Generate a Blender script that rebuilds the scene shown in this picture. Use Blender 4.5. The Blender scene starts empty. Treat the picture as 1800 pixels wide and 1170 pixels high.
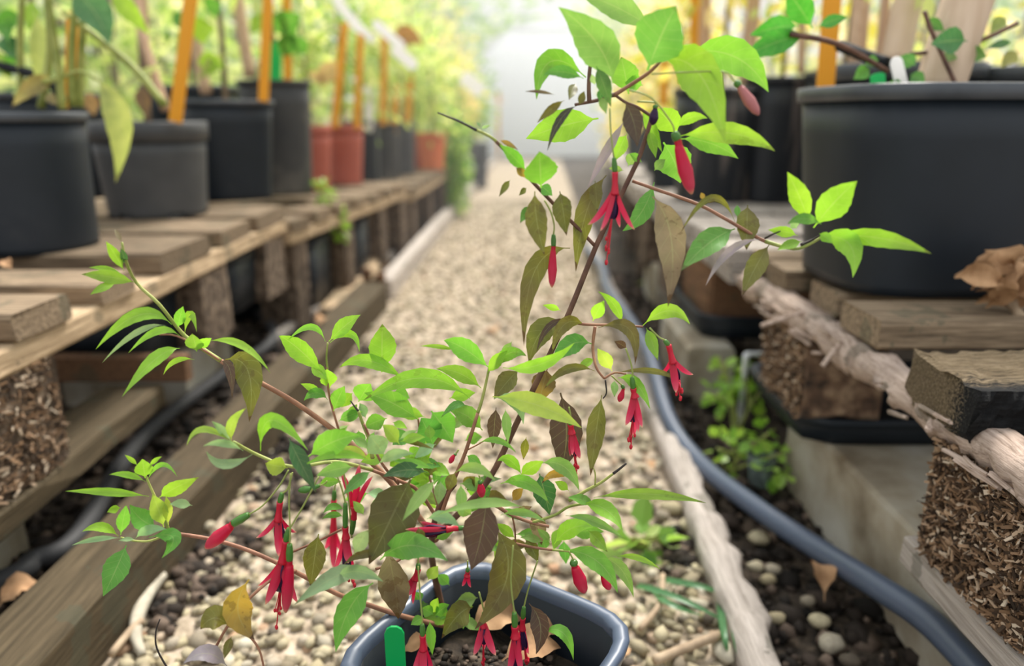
import bpy, bmesh, math, random
import numpy as np
from mathutils import Vector, Matrix

# ------------------------------------------------------------------ camera, sky, sun, exposure
K = 0.62                      # metres per modelling unit: the whole place is laid out in units, linked in metres
EYE = 0.65                    # eye height in units
F = 1300.0                    # focal length of the photograph in its own pixels (1800 x 1170)
PITCH = math.atan(385 / 1300)
CP, SP = math.cos(PITCH), math.sin(PITCH)
scene = bpy.context.scene
col = scene.collection

cd = bpy.data.cameras.new('camera')
cam = bpy.data.objects.new('camera', cd)
col.objects.link(cam)
cam.location = (0, 0, EYE * K)
cam.rotation_euler = (math.pi / 2 - PITCH, 0, 0)
cd.sensor_width = 36
cd.lens = F / 1800 * 36
cd.clip_start = 0.02
cd.clip_end = 200
cd.dof.use_dof = True
cd.dof.focus_distance = 0.635 * K
cd.dof.aperture_fstop = (cd.lens / 1000) / (0.0105 * K)
cd.dof.aperture_blades = 0
scene.camera = cam

scene.view_settings.view_transform = 'Standard'
scene.view_settings.look = 'None'
scene.view_settings.gamma = 1
scene.view_settings.use_curve_mapping = False
scene.view_settings.exposure = 0.46

world = bpy.data.worlds.new('sky')
scene.world = world
world.use_nodes = True
wn, wl = world.node_tree.nodes, world.node_tree.links
wn.clear()
wo = wn.new('ShaderNodeOutputWorld')
wb = wn.new('ShaderNodeBackground')
wt = wn.new('ShaderNodeTexCoord')
ws = wn.new('ShaderNodeSeparateXYZ')
wr = wn.new('ShaderNodeValToRGB')
wl.new(wt.outputs['Generated'], ws.inputs[0])
wl.new(ws.outputs['Z'], wr.inputs[0])
wl.new(wr.outputs[0], wb.inputs[0])
wl.new(wb.outputs[0], wo.inputs[0])
wr.color_ramp.elements[0].position = 0.0
wr.color_ramp.elements[0].color = (0.64, 0.63, 0.61, 1)
wr.color_ramp.elements[1].position = 0.85
wr.color_ramp.elements[1].color = (0.93, 0.97, 1.0, 1)
wb.inputs[1].default_value = 1.0

sd = bpy.data.lights.new('sun', 'SUN')
sun = bpy.data.objects.new('sun', sd)
col.objects.link(sun)
sd.energy = 5.0
sd.angle = math.radians(22)
sd.color = (1.0, 0.95, 0.87)
sun.rotation_euler = (-Vector((0.25, 0.62, 0.95))).to_track_quat('-Z', 'Y').to_euler()
sun.location = (1, 2, 5)

# ------------------------------------------------------------------ helpers
rnd = random.Random(7)
V = Vector


def at(px, py, d):
    """the point seen at a photograph pixel, d units ahead of the lens (world forward)"""
    u, v = (px - 900) / F, (py - 585) / F
    t = d / (CP - v * SP)
    return V((u * t, d, EYE - t * (SP + v * CP)))


def depth(px, py, d):
    return d / (CP - (py - 585) / F * SP)


def onz(px, py, z):
    """the point seen at a photograph pixel on the level z"""
    u, v = (px - 900) / F, (py - 585) / F
    t = (EYE - z) / (SP + v * CP)
    return V((u * t, t * (CP - v * SP), z))


def props(o, label=None, cat=None, group=None, kind=None):
    if label: o['label'] = label
    if cat: o['category'] = cat
    if group: o['group'] = group
    if kind: o['kind'] = kind
    return o


WORLD = {}


def thing(name, loc, label, cat, group=None):
    o = bpy.data.objects.new(name, None)
    col.objects.link(o)
    o.empty_display_size = 0.02
    loc = V(loc)
    o.location = loc * K
    WORLD[o.name] = loc
    return props(o, label, cat, group)


def obj(name, mb, mat, parent=None, org=None, color=None, smooth=True):
    """link ONE mesh object; vertices are given in world units"""
    vs, fs, uv = mb if not isinstance(mb, MB) else (mb.v, mb.f, mb.uv)
    smooth = smooth and not getattr(mb, 'flat', False)
    base = WORLD[parent.name] if parent else (V(org) if org is not None else V((0, 0, 0)))
    me = bpy.data.meshes.new(name)
    if isinstance(vs, np.ndarray):
        a = (vs - np.array(base)) * K
        me.from_pydata(a.tolist(), [], fs.tolist() if isinstance(fs, np.ndarray) else fs)
    else:
        me.from_pydata([((v[0] - base.x) * K, (v[1] - base.y) * K, (v[2] - base.z) * K) for v in vs], [], fs)
    if uv is not None and len(uv):
        l = me.uv_layers.new(name='UVMap')
        idx = np.empty(len(me.loops), dtype=np.int32)
        me.loops.foreach_get('vertex_index', idx)
        l.data.foreach_set('uv', np.asarray(uv, dtype=np.float32)[idx].ravel())
    if smooth:
        me.polygons.foreach_set('use_smooth', [True] * len(me.polygons))
    me.materials.append(mat)
    o = bpy.data.objects.new(name, me)
    col.objects.link(o)
    if parent:
        o.parent = parent
    else:
        o.location = base * K
    WORLD[o.name] = base
    if color:
        o.color = color
    return o


class MB:
    def __init__(self):
        self.v, self.f, self.uv, self.flat = [], [], [], False

    def add(self, vs, fs, uv=None):
        n = len(self.v)
        self.v += [tuple(p) for p in vs]
        self.f += [tuple(i + n for i in f) for f in fs]
        self.uv += uv if uv is not None else [(0.5, 0.5)] * len(vs)
        return self

    def beam(self, p0, p1, w, h, cham=0.004, nseg=3, jit=0.0, up=(0, 0, 1), seed=None):
        """a chamfered bar from p0 to p1, w wide and h high, its faces a little uneven"""
        r = random.Random(seed if seed is not None else rnd.random())
        self.flat = True
        p0, p1 = V(p0), V(p1)
        t = (p1 - p0).normalized()
        s = t.cross(V(up)).normalized()
        n = s.cross(t)
        a, b, c = w / 2, h / 2, min(cham, w / 3, h / 3)
        ring = [(-a, -b + c), (-a, b - c), (-a + c, b), (a - c, b), (a, b - c), (a, -b + c), (a - c, -b), (-a + c, -b)]
        vs, fs = [], []
        for k in range(nseg + 1):
            q = p0.lerp(p1, k / nseg)
            for x, y in ring:
                vs.append(q + s * (x + r.uniform(-jit, jit)) + n * (y + r.uniform(-jit, jit)) + t * r.uniform(-jit, jit))
        for k in range(nseg):
            for i in range(8):
                j = (i + 1) % 8
                fs.append((k * 8 + i, k * 8 + j, (k + 1) * 8 + j, (k + 1) * 8 + i))
        fs.append(tuple(range(8)))
        fs.append(tuple(nseg * 8 + i for i in reversed(range(8))))
        return self.add(vs, fs)

    def tube(self, pts, rad, n=7, cap=True, smooth=4):
        """a round tube along points (Catmull-Rom), rad a number or a list"""
        pts = [V(p) for p in pts]
        rads = rad if isinstance(rad, (list, tuple)) else [rad] * len(pts)
        P, R = [], []
        m = len(pts)
        for i in range(m - 1):
            a, b, c, d = pts[max(i - 1, 0)], pts[i], pts[i + 1], pts[min(i + 2, m - 1)]
            for k in range(smooth):
                t = k / smooth
                P.append(0.5 * ((2 * b) + (c - a) * t + (2 * a - 5 * b + 4 * c - d) * t * t + (3 * b - a - 3 * c + d) * t ** 3))
                R.append(rads[i] * (1 - t) + rads[i + 1] * t)
        P.append(pts[-1]); R.append(rads[-1])
        vs, fs, uv = [], [], []
        ref = V((0.13, 0.31, 0.94))
        for i, p in enumerate(P):
            t = (P[min(i + 1, len(P) - 1)] - P[max(i - 1, 0)]).normalized()
            s = t.cross(ref)
            if s.length < 1e-4: s = t.cross(V((1, 0, 0)))
            s.normalize(); q = s.cross(t)
            for k in range(n):
                an = 2 * math.pi * k / n
                vs.append(p + (s * math.cos(an) + q * math.sin(an)) * R[i])
                uv.append((k / n, i / (len(P) - 1)))
        for i in range(len(P) - 1):
            for k in range(n):
                j = (k + 1) % n
                fs.append((i * n + k, i * n + j, (i + 1) * n + j, (i + 1) * n + k))
        if cap:
            fs.append(tuple(reversed(range(n))))
            fs.append(tuple((len(P) - 1) * n + k for k in range(n)))
        return self.add(vs, fs, uv)

    def loft(self, c, prof, n=28, ex=2.0, rot=0.0, skip=None, close=True):
        """rings of (height, half width) about c; ex is the superellipse exponent (2 round, 6 square with round corners)"""
        c = V(c)
        vs, fs = [], []
        for z, r in prof:
            for k in range(n):
                a = 2 * math.pi * (k + 0.5) / n
                ca, sa = math.cos(a), math.sin(a)
                q = (abs(ca) ** ex + abs(sa) ** ex) ** (-1 / ex)
                x, y = ca * q * r, sa * q * r
                vs.append(c + V((x * math.cos(rot) - y * math.sin(rot), x * math.sin(rot) + y * math.cos(rot), z)))
        for i in range(len(prof) - 1):
            for k in range(n):
                if skip and skip(i, k): continue
                j = (k + 1) % n
                fs.append((i * n + k, i * n + j, (i + 1) * n + j, (i + 1) * n + k))
        if close:
            fs.append(tuple((len(prof) - 1) * n + k for k in range(n)))
        return self.add(vs, fs)

    def ball(self, c, r, sq=(1, 1, 1), n=8, m=5, jit=0.0):
        c = V(c)
        vs, fs = [], []
        for i in range(m + 1):
            ph = math.pi * i / m
            for k in range(n):
                a = 2 * math.pi * k / n
                rr = r * (1 + rnd.uniform(-jit, jit))
                vs.append(c + V((math.sin(ph) * math.cos(a) * sq[0], math.sin(ph) * math.sin(a) * sq[1], math.cos(ph) * sq[2])) * rr)
        for i in range(m):
            for k in range(n):
                j = (k + 1) % n
                fs.append((i * n + k, (i + 1) * n + k, (i + 1) * n + j, i * n + j))
        return self.add(vs, fs)

    def blade(self, B, M, T, W, N, fold=0.22, n=12, serr=0.05, wave=0.06, prof=None, ph=0.0, stalk=0.1, twist=0.0):
        """a leaf: midrib B-M-T (bezier through M), width W, face turned to N"""
        B, M, T, N = V(B), V(M), V(T), V(N)
        C = 2 * M - (B + T) / 2
        vs, fs, uv = [], [], []
        for i in range(n + 1):
            s = i / n
            p = B * (1 - s) ** 2 + C * 2 * s * (1 - s) + T * s * s
            t = (C - B) * 2 * (1 - s) + (T - C) * 2 * s
            if t.length < 1e-6: t = T - B
            t.normalize()
            S = t.cross(N)
            if S.length < 1e-3: S = t.cross(V((1, 0, 0.2)))
            S.normalize()
            nn = S.cross(t)
            if twist:
                q = Matrix.Rotation(twist * (s - 0.4), 3, t)
                S, nn = q @ S, q @ nn
            if s < stalk: f = 0.05
            else:
                x = (s - stalk) / (1 - stalk)
                f = prof(x) if prof else max(math.sin(math.pi * x ** 0.80), 0) ** 1.08 * (1 - .12 * x) + 0.03 * (1 - x)
            h = W / 2 * f
            for e in (-1, -0.5, 0, 0.5, 1):
                k = 1 + (serr if (i % 2) else -serr * 0.3) if abs(e) == 1 else 1
                lift = fold * abs(e) * h + (wave * h * math.sin(s * 11 + ph + (1.5 if e > 0 else 0)) * abs(e))
                vs.append(p + S * (e * h * k) + nn * lift)
                uv.append((0.5 + e / 2, s))
        for i in range(n):
            for k in range(4):
                a = i * 5 + k
                fs.append((a, a + 1, a + 6, a + 5))
        return self.add(vs, fs, uv)


def ico(r=1.0, sub=1, jit=0.18, sq=(1, 1, 0.7), seed=0):
    bm = bmesh.new()
    bmesh.ops.create_icosphere(bm, subdivisions=sub, radius=r)
    q = random.Random(seed)
    for v in bm.verts:
        v.co = V((v.co.x * sq[0], v.co.y * sq[1], v.co.z * sq[2])) * (1 + q.uniform(-jit, jit))
    vs = np.array([v.co[:] for v in bm.verts]); fs = np.array([[v.index for v in f.verts] for f in bm.faces])
    bm.free()
    return vs, fs


def scatter(shapes, pts, sizes, seed=0, tilt=0.5):
    """many small pieces as one vertex and face list (numpy)"""
    g = np.random.default_rng(seed)
    VS, FS, n = [], [], 0
    for i, (p, s) in enumerate(zip(pts, sizes)):
        vs, fs = shapes[i % len(shapes)]
        a, b = g.uniform(0, 6.283), g.uniform(-tilt, tilt)
        ca, sa, cb, sb = math.cos(a), math.sin(a), math.cos(b), math.sin(b)
        R = np.array([[ca, -sa, 0], [sa, ca, 0], [0, 0, 1]]) @ np.array([[1, 0, 0], [0, cb, -sb], [0, sb, cb]])
        VS.append(vs @ R.T * s + np.array(p)); FS.append(fs + n); n += len(vs)
    return np.concatenate(VS), np.concatenate(FS), None


def leaf_cloud(pts, size, seed=0, up=0.5, aspect=0.5):
    """loose leaves (hexagonal, folded along the midrib) at pts, as numpy mesh data"""
    g = np.random.default_rng(seed)
    n = len(pts)
    pts = np.asarray(pts, dtype=float)
    t = g.normal(size=(n, 3)); t[:, 2] -= 0.35; t /= np.linalg.norm(t, axis=1)[:, None]
    w = g.normal(size=(n, 3)); w[:, 2] += up
    s = np.cross(t, w); s /= np.linalg.norm(s, axis=1)[:, None] + 1e-9
    nn = np.cross(s, t)
    L = (size * g.uniform(0.6, 1.35, n))[:, None]
    W = L * aspect * 0.5
    ring = [(0, 0, 0), (0.3, 1, 0.25), (0.68, 0.82, 0.2), (1, 0, 0), (0.68, -0.82, 0.2), (0.3, -1, 0.25)]
    vs = np.stack([pts + t * L * a + s * W * b + nn * W * c for a, b, c in ring], axis=1).reshape(-1, 3)
    base = (np.arange(n) * 6)[:, None]
    fs = np.concatenate([base + np.array([0, 1, 2, 3]), base + np.array([0, 3, 4, 5])])
    return vs, fs, None


# ------------------------------------------------------------------ materials
def mk(name):
    m = bpy.data.materials.new(name)
    m.use_nodes = True
    nt = m.node_tree
    for n in list(nt.nodes):
        if n.type not in ('BSDF_PRINCIPLED', 'OUTPUT_MATERIAL'): nt.nodes.remove(n)
    b = next(n for n in nt.nodes if n.type == 'BSDF_PRINCIPLED')
    o = next(n for n in nt.nodes if n.type == 'OUTPUT_MATERIAL')
    return m, nt, b, o


def ramp(nt, src, stops):
    r = nt.nodes.new('ShaderNodeValToRGB')
    e = r.color_ramp.elements
    while len(e) < len(stops): e.new(0.5)
    for k, (p, c) in enumerate(stops):
        e[k].position = p
        e[k].color = (*c, 1)
    nt.links.new(src, r.inputs[0])
    return r.outputs[0]


def noise(nt, scale, detail=4, stretch=None, rough=0.55, coord='Object'):
    tc = nt.nodes.new('ShaderNodeTexCoord')
    n = nt.nodes.new('ShaderNodeTexNoise')
    n.inputs['Scale'].default_value = scale
    n.inputs['Detail'].default_value = detail
    n.inputs['Roughness'].default_value = rough
    src = tc.outputs[coord]
    if stretch:
        mp = nt.nodes.new('ShaderNodeMapping')
        mp.inputs['Scale'].default_value = stretch
        nt.links.new(src, mp.inputs[0]); src = mp.outputs[0]
    nt.links.new(src, n.inputs['Vector'])
    return n.outputs['Fac']


def bump(nt, b, src, strength, dist):
    n = nt.nodes.new('ShaderNodeBump')
    n.inputs['Strength'].default_value = strength
    n.inputs['Distance'].default_value = dist
    nt.links.new(src, n.inputs['Height'])
    nt.links.new(n.outputs[0], b.inputs['Normal'])


def mixc(nt, fac, a, b, mode='MIX'):
    n = nt.nodes.new('ShaderNodeMix')
    n.data_type = 'RGBA'; n.blend_type = mode
    for i, x in ((0, fac), (6, a), (7, b)):
        if isinstance(x, (int, float)): n.inputs[i].default_value = x
        elif isinstance(x, tuple): n.inputs[i].default_value = (*x, 1)
        else: nt.links.new(x, n.inputs[i])
    return n.outputs[2]


def mathn(nt, op, a, b=None):
    n = nt.nodes.new('ShaderNodeMath')
    n.operation = op
    for i, x in ((0, a), (1, b)):
        if x is None: continue
        if isinstance(x, (int, float)): n.inputs[i].default_value = x
        else: nt.links.new(x, n.inputs[i])
    return n.outputs[0]


def rand_obj(nt):
    return nt.nodes.new('ShaderNodeObjectInfo').outputs['Random']


def speckle(name, stops, scale, rough=0.8, bs=0.4, bd=0.002, stretch=None, spec=0.3, detail=5, objvar=0.0):
    m, nt, b, o = mk(name)
    f = noise(nt, scale, detail, stretch)
    c = ramp(nt, f, stops)
    if objvar:
        v = mathn(nt, 'MULTIPLY_ADD', rand_obj(nt), objvar)
        v.node.inputs[2].default_value = 1 - objvar / 2
        c = mixc(nt, 1.0, c, v, 'MULTIPLY')
    nt.links.new(c, b.inputs['Base Color'])
    b.inputs['Roughness'].default_value = rough
    b.inputs['Specular IOR Level'].default_value = spec
    if bs: bump(nt, b, f, bs, bd)
    return m


def island_stones(name, stops, rough=0.85):
    m, nt, b, o = mk(name)
    g = nt.nodes.new('ShaderNodeNewGeometry')
    f = mathn(nt, 'FRACT', mathn(nt, 'ADD', g.outputs['Random Per Island'], rand_obj(nt)))
    c = ramp(nt, f, stops)
    n = noise(nt, 220, 3)
    c = mixc(nt, 0.35, c, ramp(nt, n, [(0.3, (0.25, 0.25, 0.25)), (0.7, (1, 1, 1))]), 'MULTIPLY')
    nt.links.new(c, b.inputs['Base Color'])
    b.inputs['Roughness'].default_value = rough
    b.inputs['Specular IOR Level'].default_value = 0.25
    bump(nt, b, n, 0.3, 0.001)
    return m


def leaf_material(name, island=None, trans=0.42, rough=0.34):
    """leaf: colour of the object (or of each loose leaf), pale midrib and side veins, light shining through"""
    m, nt, b, o = mk(name)
    L = nt.links
    if island:
        g = nt.nodes.new('ShaderNodeNewGeometry')
        base = ramp(nt, g.outputs['Random Per Island'], island)
    else:
        oi = nt.nodes.new('ShaderNodeObjectInfo')
        tc = nt.nodes.new('ShaderNodeTexCoord')
        sp = nt.nodes.new('ShaderNodeSeparateXYZ')
        L.new(tc.outputs['UV'], sp.inputs[0])
        au = mathn(nt, 'ABSOLUTE', mathn(nt, 'SUBTRACT', sp.outputs[0], 0.5))
        side = mathn(nt, 'SINE', mathn(nt, 'MULTIPLY', mathn(nt, 'SUBTRACT', sp.outputs[1], mathn(nt, 'MULTIPLY', au, 0.32)), 46))
        side = mathn(nt, 'MULTIPLY', mathn(nt, 'GREATER_THAN', side, 0.965), 0.5)
        rib = mathn(nt, 'LESS_THAN', au, 0.022)
        vein = mathn(nt, 'MINIMUM', mathn(nt, 'MULTIPLY', mathn(nt, 'MAXIMUM', side, rib), 0.4), 1.0)
        mot = noise(nt, 90, 3)
        var = ramp(nt, mot, [(0.3, (0.78, 0.82, 0.75)), (0.7, (1.12, 1.08, 1.1))])
        base = mixc(nt, 1.0, oi.outputs['Color'], var, 'MULTIPLY')
        pale = mixc(nt, 0.55, base, (0.55, 0.62, 0.3))
        base = mixc(nt, vein, base, pale)
        blush = mathn(nt, 'MULTIPLY', mathn(nt, 'SUBTRACT', 1.0, oi.outputs['Alpha']), ramp(nt, noise(nt, 28, 2), [(0.4, (0, 0, 0)), (0.62, (1.3, 1.3, 1.3))]))
        base = mixc(nt, blush, base, (0.085, 0.05, 0.04))
        # brown blotches on tired leaves: the alpha of the object colour is how fresh the leaf is
        bl = noise(nt, 150, 4)
        old = mathn(nt, 'SUBTRACT', 1.0, oi.outputs['Alpha'])
        spots = mathn(nt, 'MULTIPLY', mathn(nt, 'GREATER_THAN', mathn(nt, 'ADD', bl, mathn(nt, 'MULTIPLY', old, 0.12)), 0.66), mathn(nt, 'MULTIPLY', old, 0.7))
        tip = mathn(nt, 'MULTIPLY', mathn(nt, 'GREATER_THAN', mathn(nt, 'ADD', sp.outputs[1], mathn(nt, 'MULTIPLY', bl, 0.2)), 1.03), mathn(nt, 'MULTIPLY', old, 2.0))
        base = mixc(nt, mathn(nt, 'MINIMUM', mathn(nt, 'MAXIMUM', spots, tip), 1.0), base, (0.09, 0.05, 0.02))
    L.new(base, b.inputs['Base Color'])
    b.inputs['Roughness'].default_value = rough
    b.inputs['Specular IOR Level'].default_value = 0.45
    t = nt.nodes.new('ShaderNodeBsdfTranslucent')
    L.new(mixc(nt, 1.0, base, (1.25, 1.2, 0.7), 'MULTIPLY'), t.inputs[0])
    mx = nt.nodes.new('ShaderNodeMixShader')
    mx.inputs[0].default_value = trans
    L.new(b.outputs[0], mx.inputs[1]); L.new(t.outputs[0], mx.inputs[2]); L.new(mx.outputs[0], o.inputs[0])
    if not island:
        bump(nt, b, mathn(nt, 'ADD', vein, mot), 0.25, 0.0008)
    return m


def wood(name, stops, grain=(4, 60, 60), scale=6, rough=0.85, bs=0.5, objvar=0.25):
    m, nt, b, o = mk(name)
    f = noise(nt, scale, 6, grain, 0.65)
    c = ramp(nt, f, stops)
    moss = noise(nt, 22, 4)
    c = mixc(nt, mathn(nt, 'MULTIPLY', mathn(nt, 'GREATER_THAN', moss, 0.6), 0.45), c, (0.07, 0.075, 0.05))
    v = mathn(nt, 'MULTIPLY_ADD', rand_obj(nt), objvar)
    v.node.inputs[2].default_value = 1 - objvar / 2
    c = mixc(nt, 1.0, c, v, 'MULTIPLY')
    nt.links.new(c, b.inputs['Base Color'])
    b.inputs['Roughness'].default_value = rough
    b.inputs['Specular IOR Level'].default_value = 0.2
    bump(nt, b, f, bs, 0.003)
    return m


def flat(name, c, rough=0.5, spec=0.5, trans=0.0):
    m, nt, b, o = mk(name)
    b.inputs['Base Color'].default_value = (*c, 1)
    b.inputs['Roughness'].default_value = rough
    b.inputs['Specular IOR Level'].default_value = spec
    if trans:
        t = nt.nodes.new('ShaderNodeBsdfTranslucent'); t.inputs[0].default_value = (*c, 1)
        mx = nt.nodes.new('ShaderNodeMixShader'); mx.inputs[0].default_value = trans
        nt.links.new(b.outputs[0], mx.inputs[1]); nt.links.new(t.outputs[0], mx.inputs[2]); nt.links.new(mx.outputs[0], o.inputs[0])
    return m


def sepal_material():
    m, nt, b, o = mk('sepal_pink')
    tc = nt.nodes.new('ShaderNodeTexCoord'); sp = nt.nodes.new('ShaderNodeSeparateXYZ')
    nt.links.new(tc.outputs['UV'], sp.inputs[0])
    c = ramp(nt, sp.outputs[1], [(0.0, (0.56, 0.010, 0.035)), (0.5, (0.64, 0.012, 0.07)), (0.85, (0.70, 0.08, 0.14)), (1.0, (0.72, 0.46, 0.26))])
    nt.links.new(c, b.inputs['Base Color']); b.inputs['Roughness'].default_value = 0.4
    t = nt.nodes.new('ShaderNodeBsdfTranslucent'); nt.links.new(c, t.inputs[0])
    mx = nt.nodes.new('ShaderNodeMixShader'); mx.inputs[0].default_value = 0.35
    nt.links.new(b.outputs[0], mx.inputs[1]); nt.links.new(t.outputs[0], mx.inputs[2]); nt.links.new(mx.outputs[0], o.inputs[0])
    return m


M = {}
M['leaf'] = leaf_material('fuchsia_leaf')
LIME = [(0.0, (0.24, 0.42, 0.09)), (0.3, (0.50, 0.66, 0.20)), (0.65, (0.70, 0.78, 0.34)), (1.0, (0.88, 0.88, 0.66))]
M['bgleaf'] = leaf_material('shrub_leaf', LIME, trans=0.5, rough=0.5)
M['bggreen'] = leaf_material('green_leaf', [(0.0, (0.12, 0.28, 0.06)), (0.5, (0.30, 0.52, 0.12)), (1.0, (0.6, 0.72, 0.3))], trans=0.5)
M['bgyellow'] = leaf_material('yellow_leaf', [(0.0, (0.5, 0.52, 0.08)), (0.4, (0.82, 0.74, 0.14)), (0.7, (0.85, 0.72, 0.5)), (1.0, (0.9, 0.82, 0.74))], trans=0.5)
M['weed'] = leaf_material('weed_leaf', [(0.0, (0.22, 0.46, 0.05)), (1.0, (0.5, 0.74, 0.14))], trans=0.4)
M['wood'] = wood('pallet_wood', [(0.25, (0.06, 0.045, 0.03)), (0.5, (0.20, 0.145, 0.095)), (0.75, (0.38, 0.29, 0.19))], (3, 40, 40), objvar=0.5)
M['woody'] = wood('pallet_wood_lengthwise', [(0.25, (0.22, 0.15, 0.09)), (0.5, (0.48, 0.35, 0.22)), (0.75, (0.66, 0.5, 0.33))], (40, 3, 40))
M['pinkwood'] = wood('splintered_wood', [(0.25, (0.22, 0.15, 0.11)), (0.5, (0.52, 0.40, 0.33)), (0.8, (0.74, 0.60, 0.51))], (60, 3, 60), bs=0.8)
M['darkwood'] = wood('rotten_wood', [(0.25, (0.02, 0.02, 0.02)), (0.5, (0.09, 0.075, 0.06)), (0.75, (0.3, 0.22, 0.13))], (4, 50, 50), bs=0.9)
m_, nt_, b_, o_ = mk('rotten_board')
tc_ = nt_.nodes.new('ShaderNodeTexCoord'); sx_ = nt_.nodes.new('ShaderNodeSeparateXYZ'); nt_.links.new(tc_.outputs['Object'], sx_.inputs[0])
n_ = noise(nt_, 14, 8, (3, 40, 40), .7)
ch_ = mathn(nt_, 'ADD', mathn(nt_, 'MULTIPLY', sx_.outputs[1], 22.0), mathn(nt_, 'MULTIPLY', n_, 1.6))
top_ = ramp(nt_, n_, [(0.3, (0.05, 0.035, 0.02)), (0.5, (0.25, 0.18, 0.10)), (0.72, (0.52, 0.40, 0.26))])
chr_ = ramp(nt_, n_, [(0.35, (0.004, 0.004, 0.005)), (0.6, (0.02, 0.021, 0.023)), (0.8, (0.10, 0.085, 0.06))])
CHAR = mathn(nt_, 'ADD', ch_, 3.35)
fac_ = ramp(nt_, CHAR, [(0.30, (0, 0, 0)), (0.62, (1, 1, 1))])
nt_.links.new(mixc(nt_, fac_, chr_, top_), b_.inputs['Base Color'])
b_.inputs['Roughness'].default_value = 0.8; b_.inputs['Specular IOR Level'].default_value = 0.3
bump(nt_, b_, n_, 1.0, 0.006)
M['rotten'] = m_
M['edging'] = wood('edging_wood', [(0.25, (0.035, 0.027, 0.015)), (0.5, (0.08, 0.06, 0.035)), (0.75, (0.14, 0.105, 0.062))], (40, 2, 40))
M['greywood'] = wood('grey_wood', [(0.25, (0.22, 0.19, 0.16)), (0.5, (0.42, 0.37, 0.33)), (0.75, (0.6, 0.54, 0.49))], (40, 2, 40), bs=0.8)
M['brownwood'] = wood('brown_wood', [(0.25, (0.07, 0.04, 0.025)), (0.6, (0.2, 0.11, 0.06)), (0.8, (0.3, 0.17, 0.1))], (40, 3, 40))
M['chipbase'] = speckle('pressed_chip', [(0.3, (0.04, 0.03, 0.025)), (0.5, (0.18, 0.11, 0.07)), (0.7, (0.4, 0.28, 0.18))], 60, 0.9, 1.0, 0.006)
M['chipbrown'] = speckle('pressed_chip_brown', [(0.3, (0.03, 0.024, 0.018)), (0.5, (0.12, 0.085, 0.06)), (0.7, (0.28, 0.21, 0.15))], 70, 0.9, 1.0, 0.006)
M['chip'] = island_stones('wood_chip', [(0.0, (0.03, 0.02, 0.014)), (0.35, (0.10, 0.06, 0.035)), (0.65, (0.30, 0.18, 0.10)), (0.85, (0.5, 0.34, 0.22)), (1.0, (0.72, 0.6, 0.46))])
M['concrete'] = speckle('concrete', [(0.32, (0.16, 0.12, 0.075)), (0.46, (0.36, 0.31, 0.23)), (0.6, (0.50, 0.47, 0.40)), (0.75, (0.58, 0.56, 0.50))], 9, 0.9, 0.4, 0.003, detail=9)
M['blackplastic'] = speckle('black_plastic', [(0.35, (0.009, 0.014, 0.020)), (0.62, (0.014, 0.020, 0.029)), (0.8, (0.05, 0.052, 0.056))], 9, 0.5, 0.05, 0.001, spec=0.38, detail=7)
M['dustyplastic'] = speckle('dusty_black_plastic', [(0.3, (0.03, 0.032, 0.035)), (0.55, (0.06, 0.06, 0.06)), (0.75, (0.2, 0.185, 0.16))], 7, 0.6, 0.08, 0.001, spec=0.4, detail=7)
M['rimplastic'] = speckle('pale_rim_plastic', [(0.3, (0.035, 0.042, 0.052)), (0.7, (0.075, 0.083, 0.095))], 20, 0.45, 0.05, 0.001, spec=0.5)  # rims a paler grey than the black pot bodies
M['streakplastic'] = speckle('streaked_black_plastic', [(0.35, (0.012, 0.015, 0.02)), (0.55, (0.02, 0.022, 0.027)), (0.72, (0.17, 0.14, 0.125))], 9, 0.5, 0.05, 0.001, (5, 5, .35), spec=0.4, detail=4)
M['greyplastic'] = speckle('grey_plastic', [(0.3, (0.05, 0.052, 0.056)), (0.7, (0.085, 0.087, 0.092))], 12, 0.5, 0.05, 0.001, spec=0.4)
M['terracotta'] = speckle('terracotta_plastic', [(0.3, (0.36, 0.085, 0.055)), (0.7, (0.5, 0.14, 0.1))], 9, 0.55, 0.05, 0.001)
M['orangepot'] = speckle('orange_plastic', [(0.3, (0.6, 0.15, 0.06)), (0.7, (0.75, 0.23, 0.1))], 9, 0.55, 0.05, 0.001)
M['soil'] = speckle('soil', [(0.3, (0.015, 0.012, 0.01)), (0.55, (0.06, 0.045, 0.032)), (0.75, (0.16, 0.12, 0.085))], 75, 0.95, 1.0, 0.008, detail=8)
M['pathbase'] = speckle('gravel_bed', [(0.34, (0.13, 0.10, 0.07)), (0.48, (0.36, 0.29, 0.21)), (0.66, (0.56, 0.46, 0.36))], 60, 0.95, 0.8, 0.006, detail=8)
M['stone'] = island_stones('gravel_stone', [(0.0, (0.34, 0.28, 0.17)), (0.22, (0.54, 0.47, 0.31)), (0.40, (0.20, 0.16, 0.11)), (0.55, (0.60, 0.54, 0.42)), (0.7, (0.42, 0.36, 0.24)), (0.84, (0.09, 0.07, 0.055)), (0.92, (0.5, 0.43, 0.33)), (1.0, (0.44, 0.26, 0.15))])
M['clod'] = island_stones('earth_clod', [(0.0, (0.012, 0.010, 0.008)), (0.5, (0.035, 0.026, 0.02)), (0.8, (0.085, 0.06, 0.045)), (1.0, (0.22, 0.16, 0.12))])
M['hose'] = flat('hose_plastic', (0.075, 0.10, 0.15), 0.38, 0.6)
M['pipe'] = flat('black_pipe', (0.01, 0.012, 0.014), 0.75, 0.2)
M['oldhose'] = flat('old_hose', (0.05, 0.05, 0.052), 0.6, 0.3)
M['orangecane'] = flat('orange_cane', (0.86, 0.42, 0.03), 0.5, 0.4, 0.2)
M['bamboo'] = speckle('bamboo', [(0.3, (0.48, 0.30, 0.18)), (0.7, (0.68, 0.48, 0.33))], 12, 0.55, 0.2, 0.001, (30, 30, 2), spec=0.4)
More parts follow.
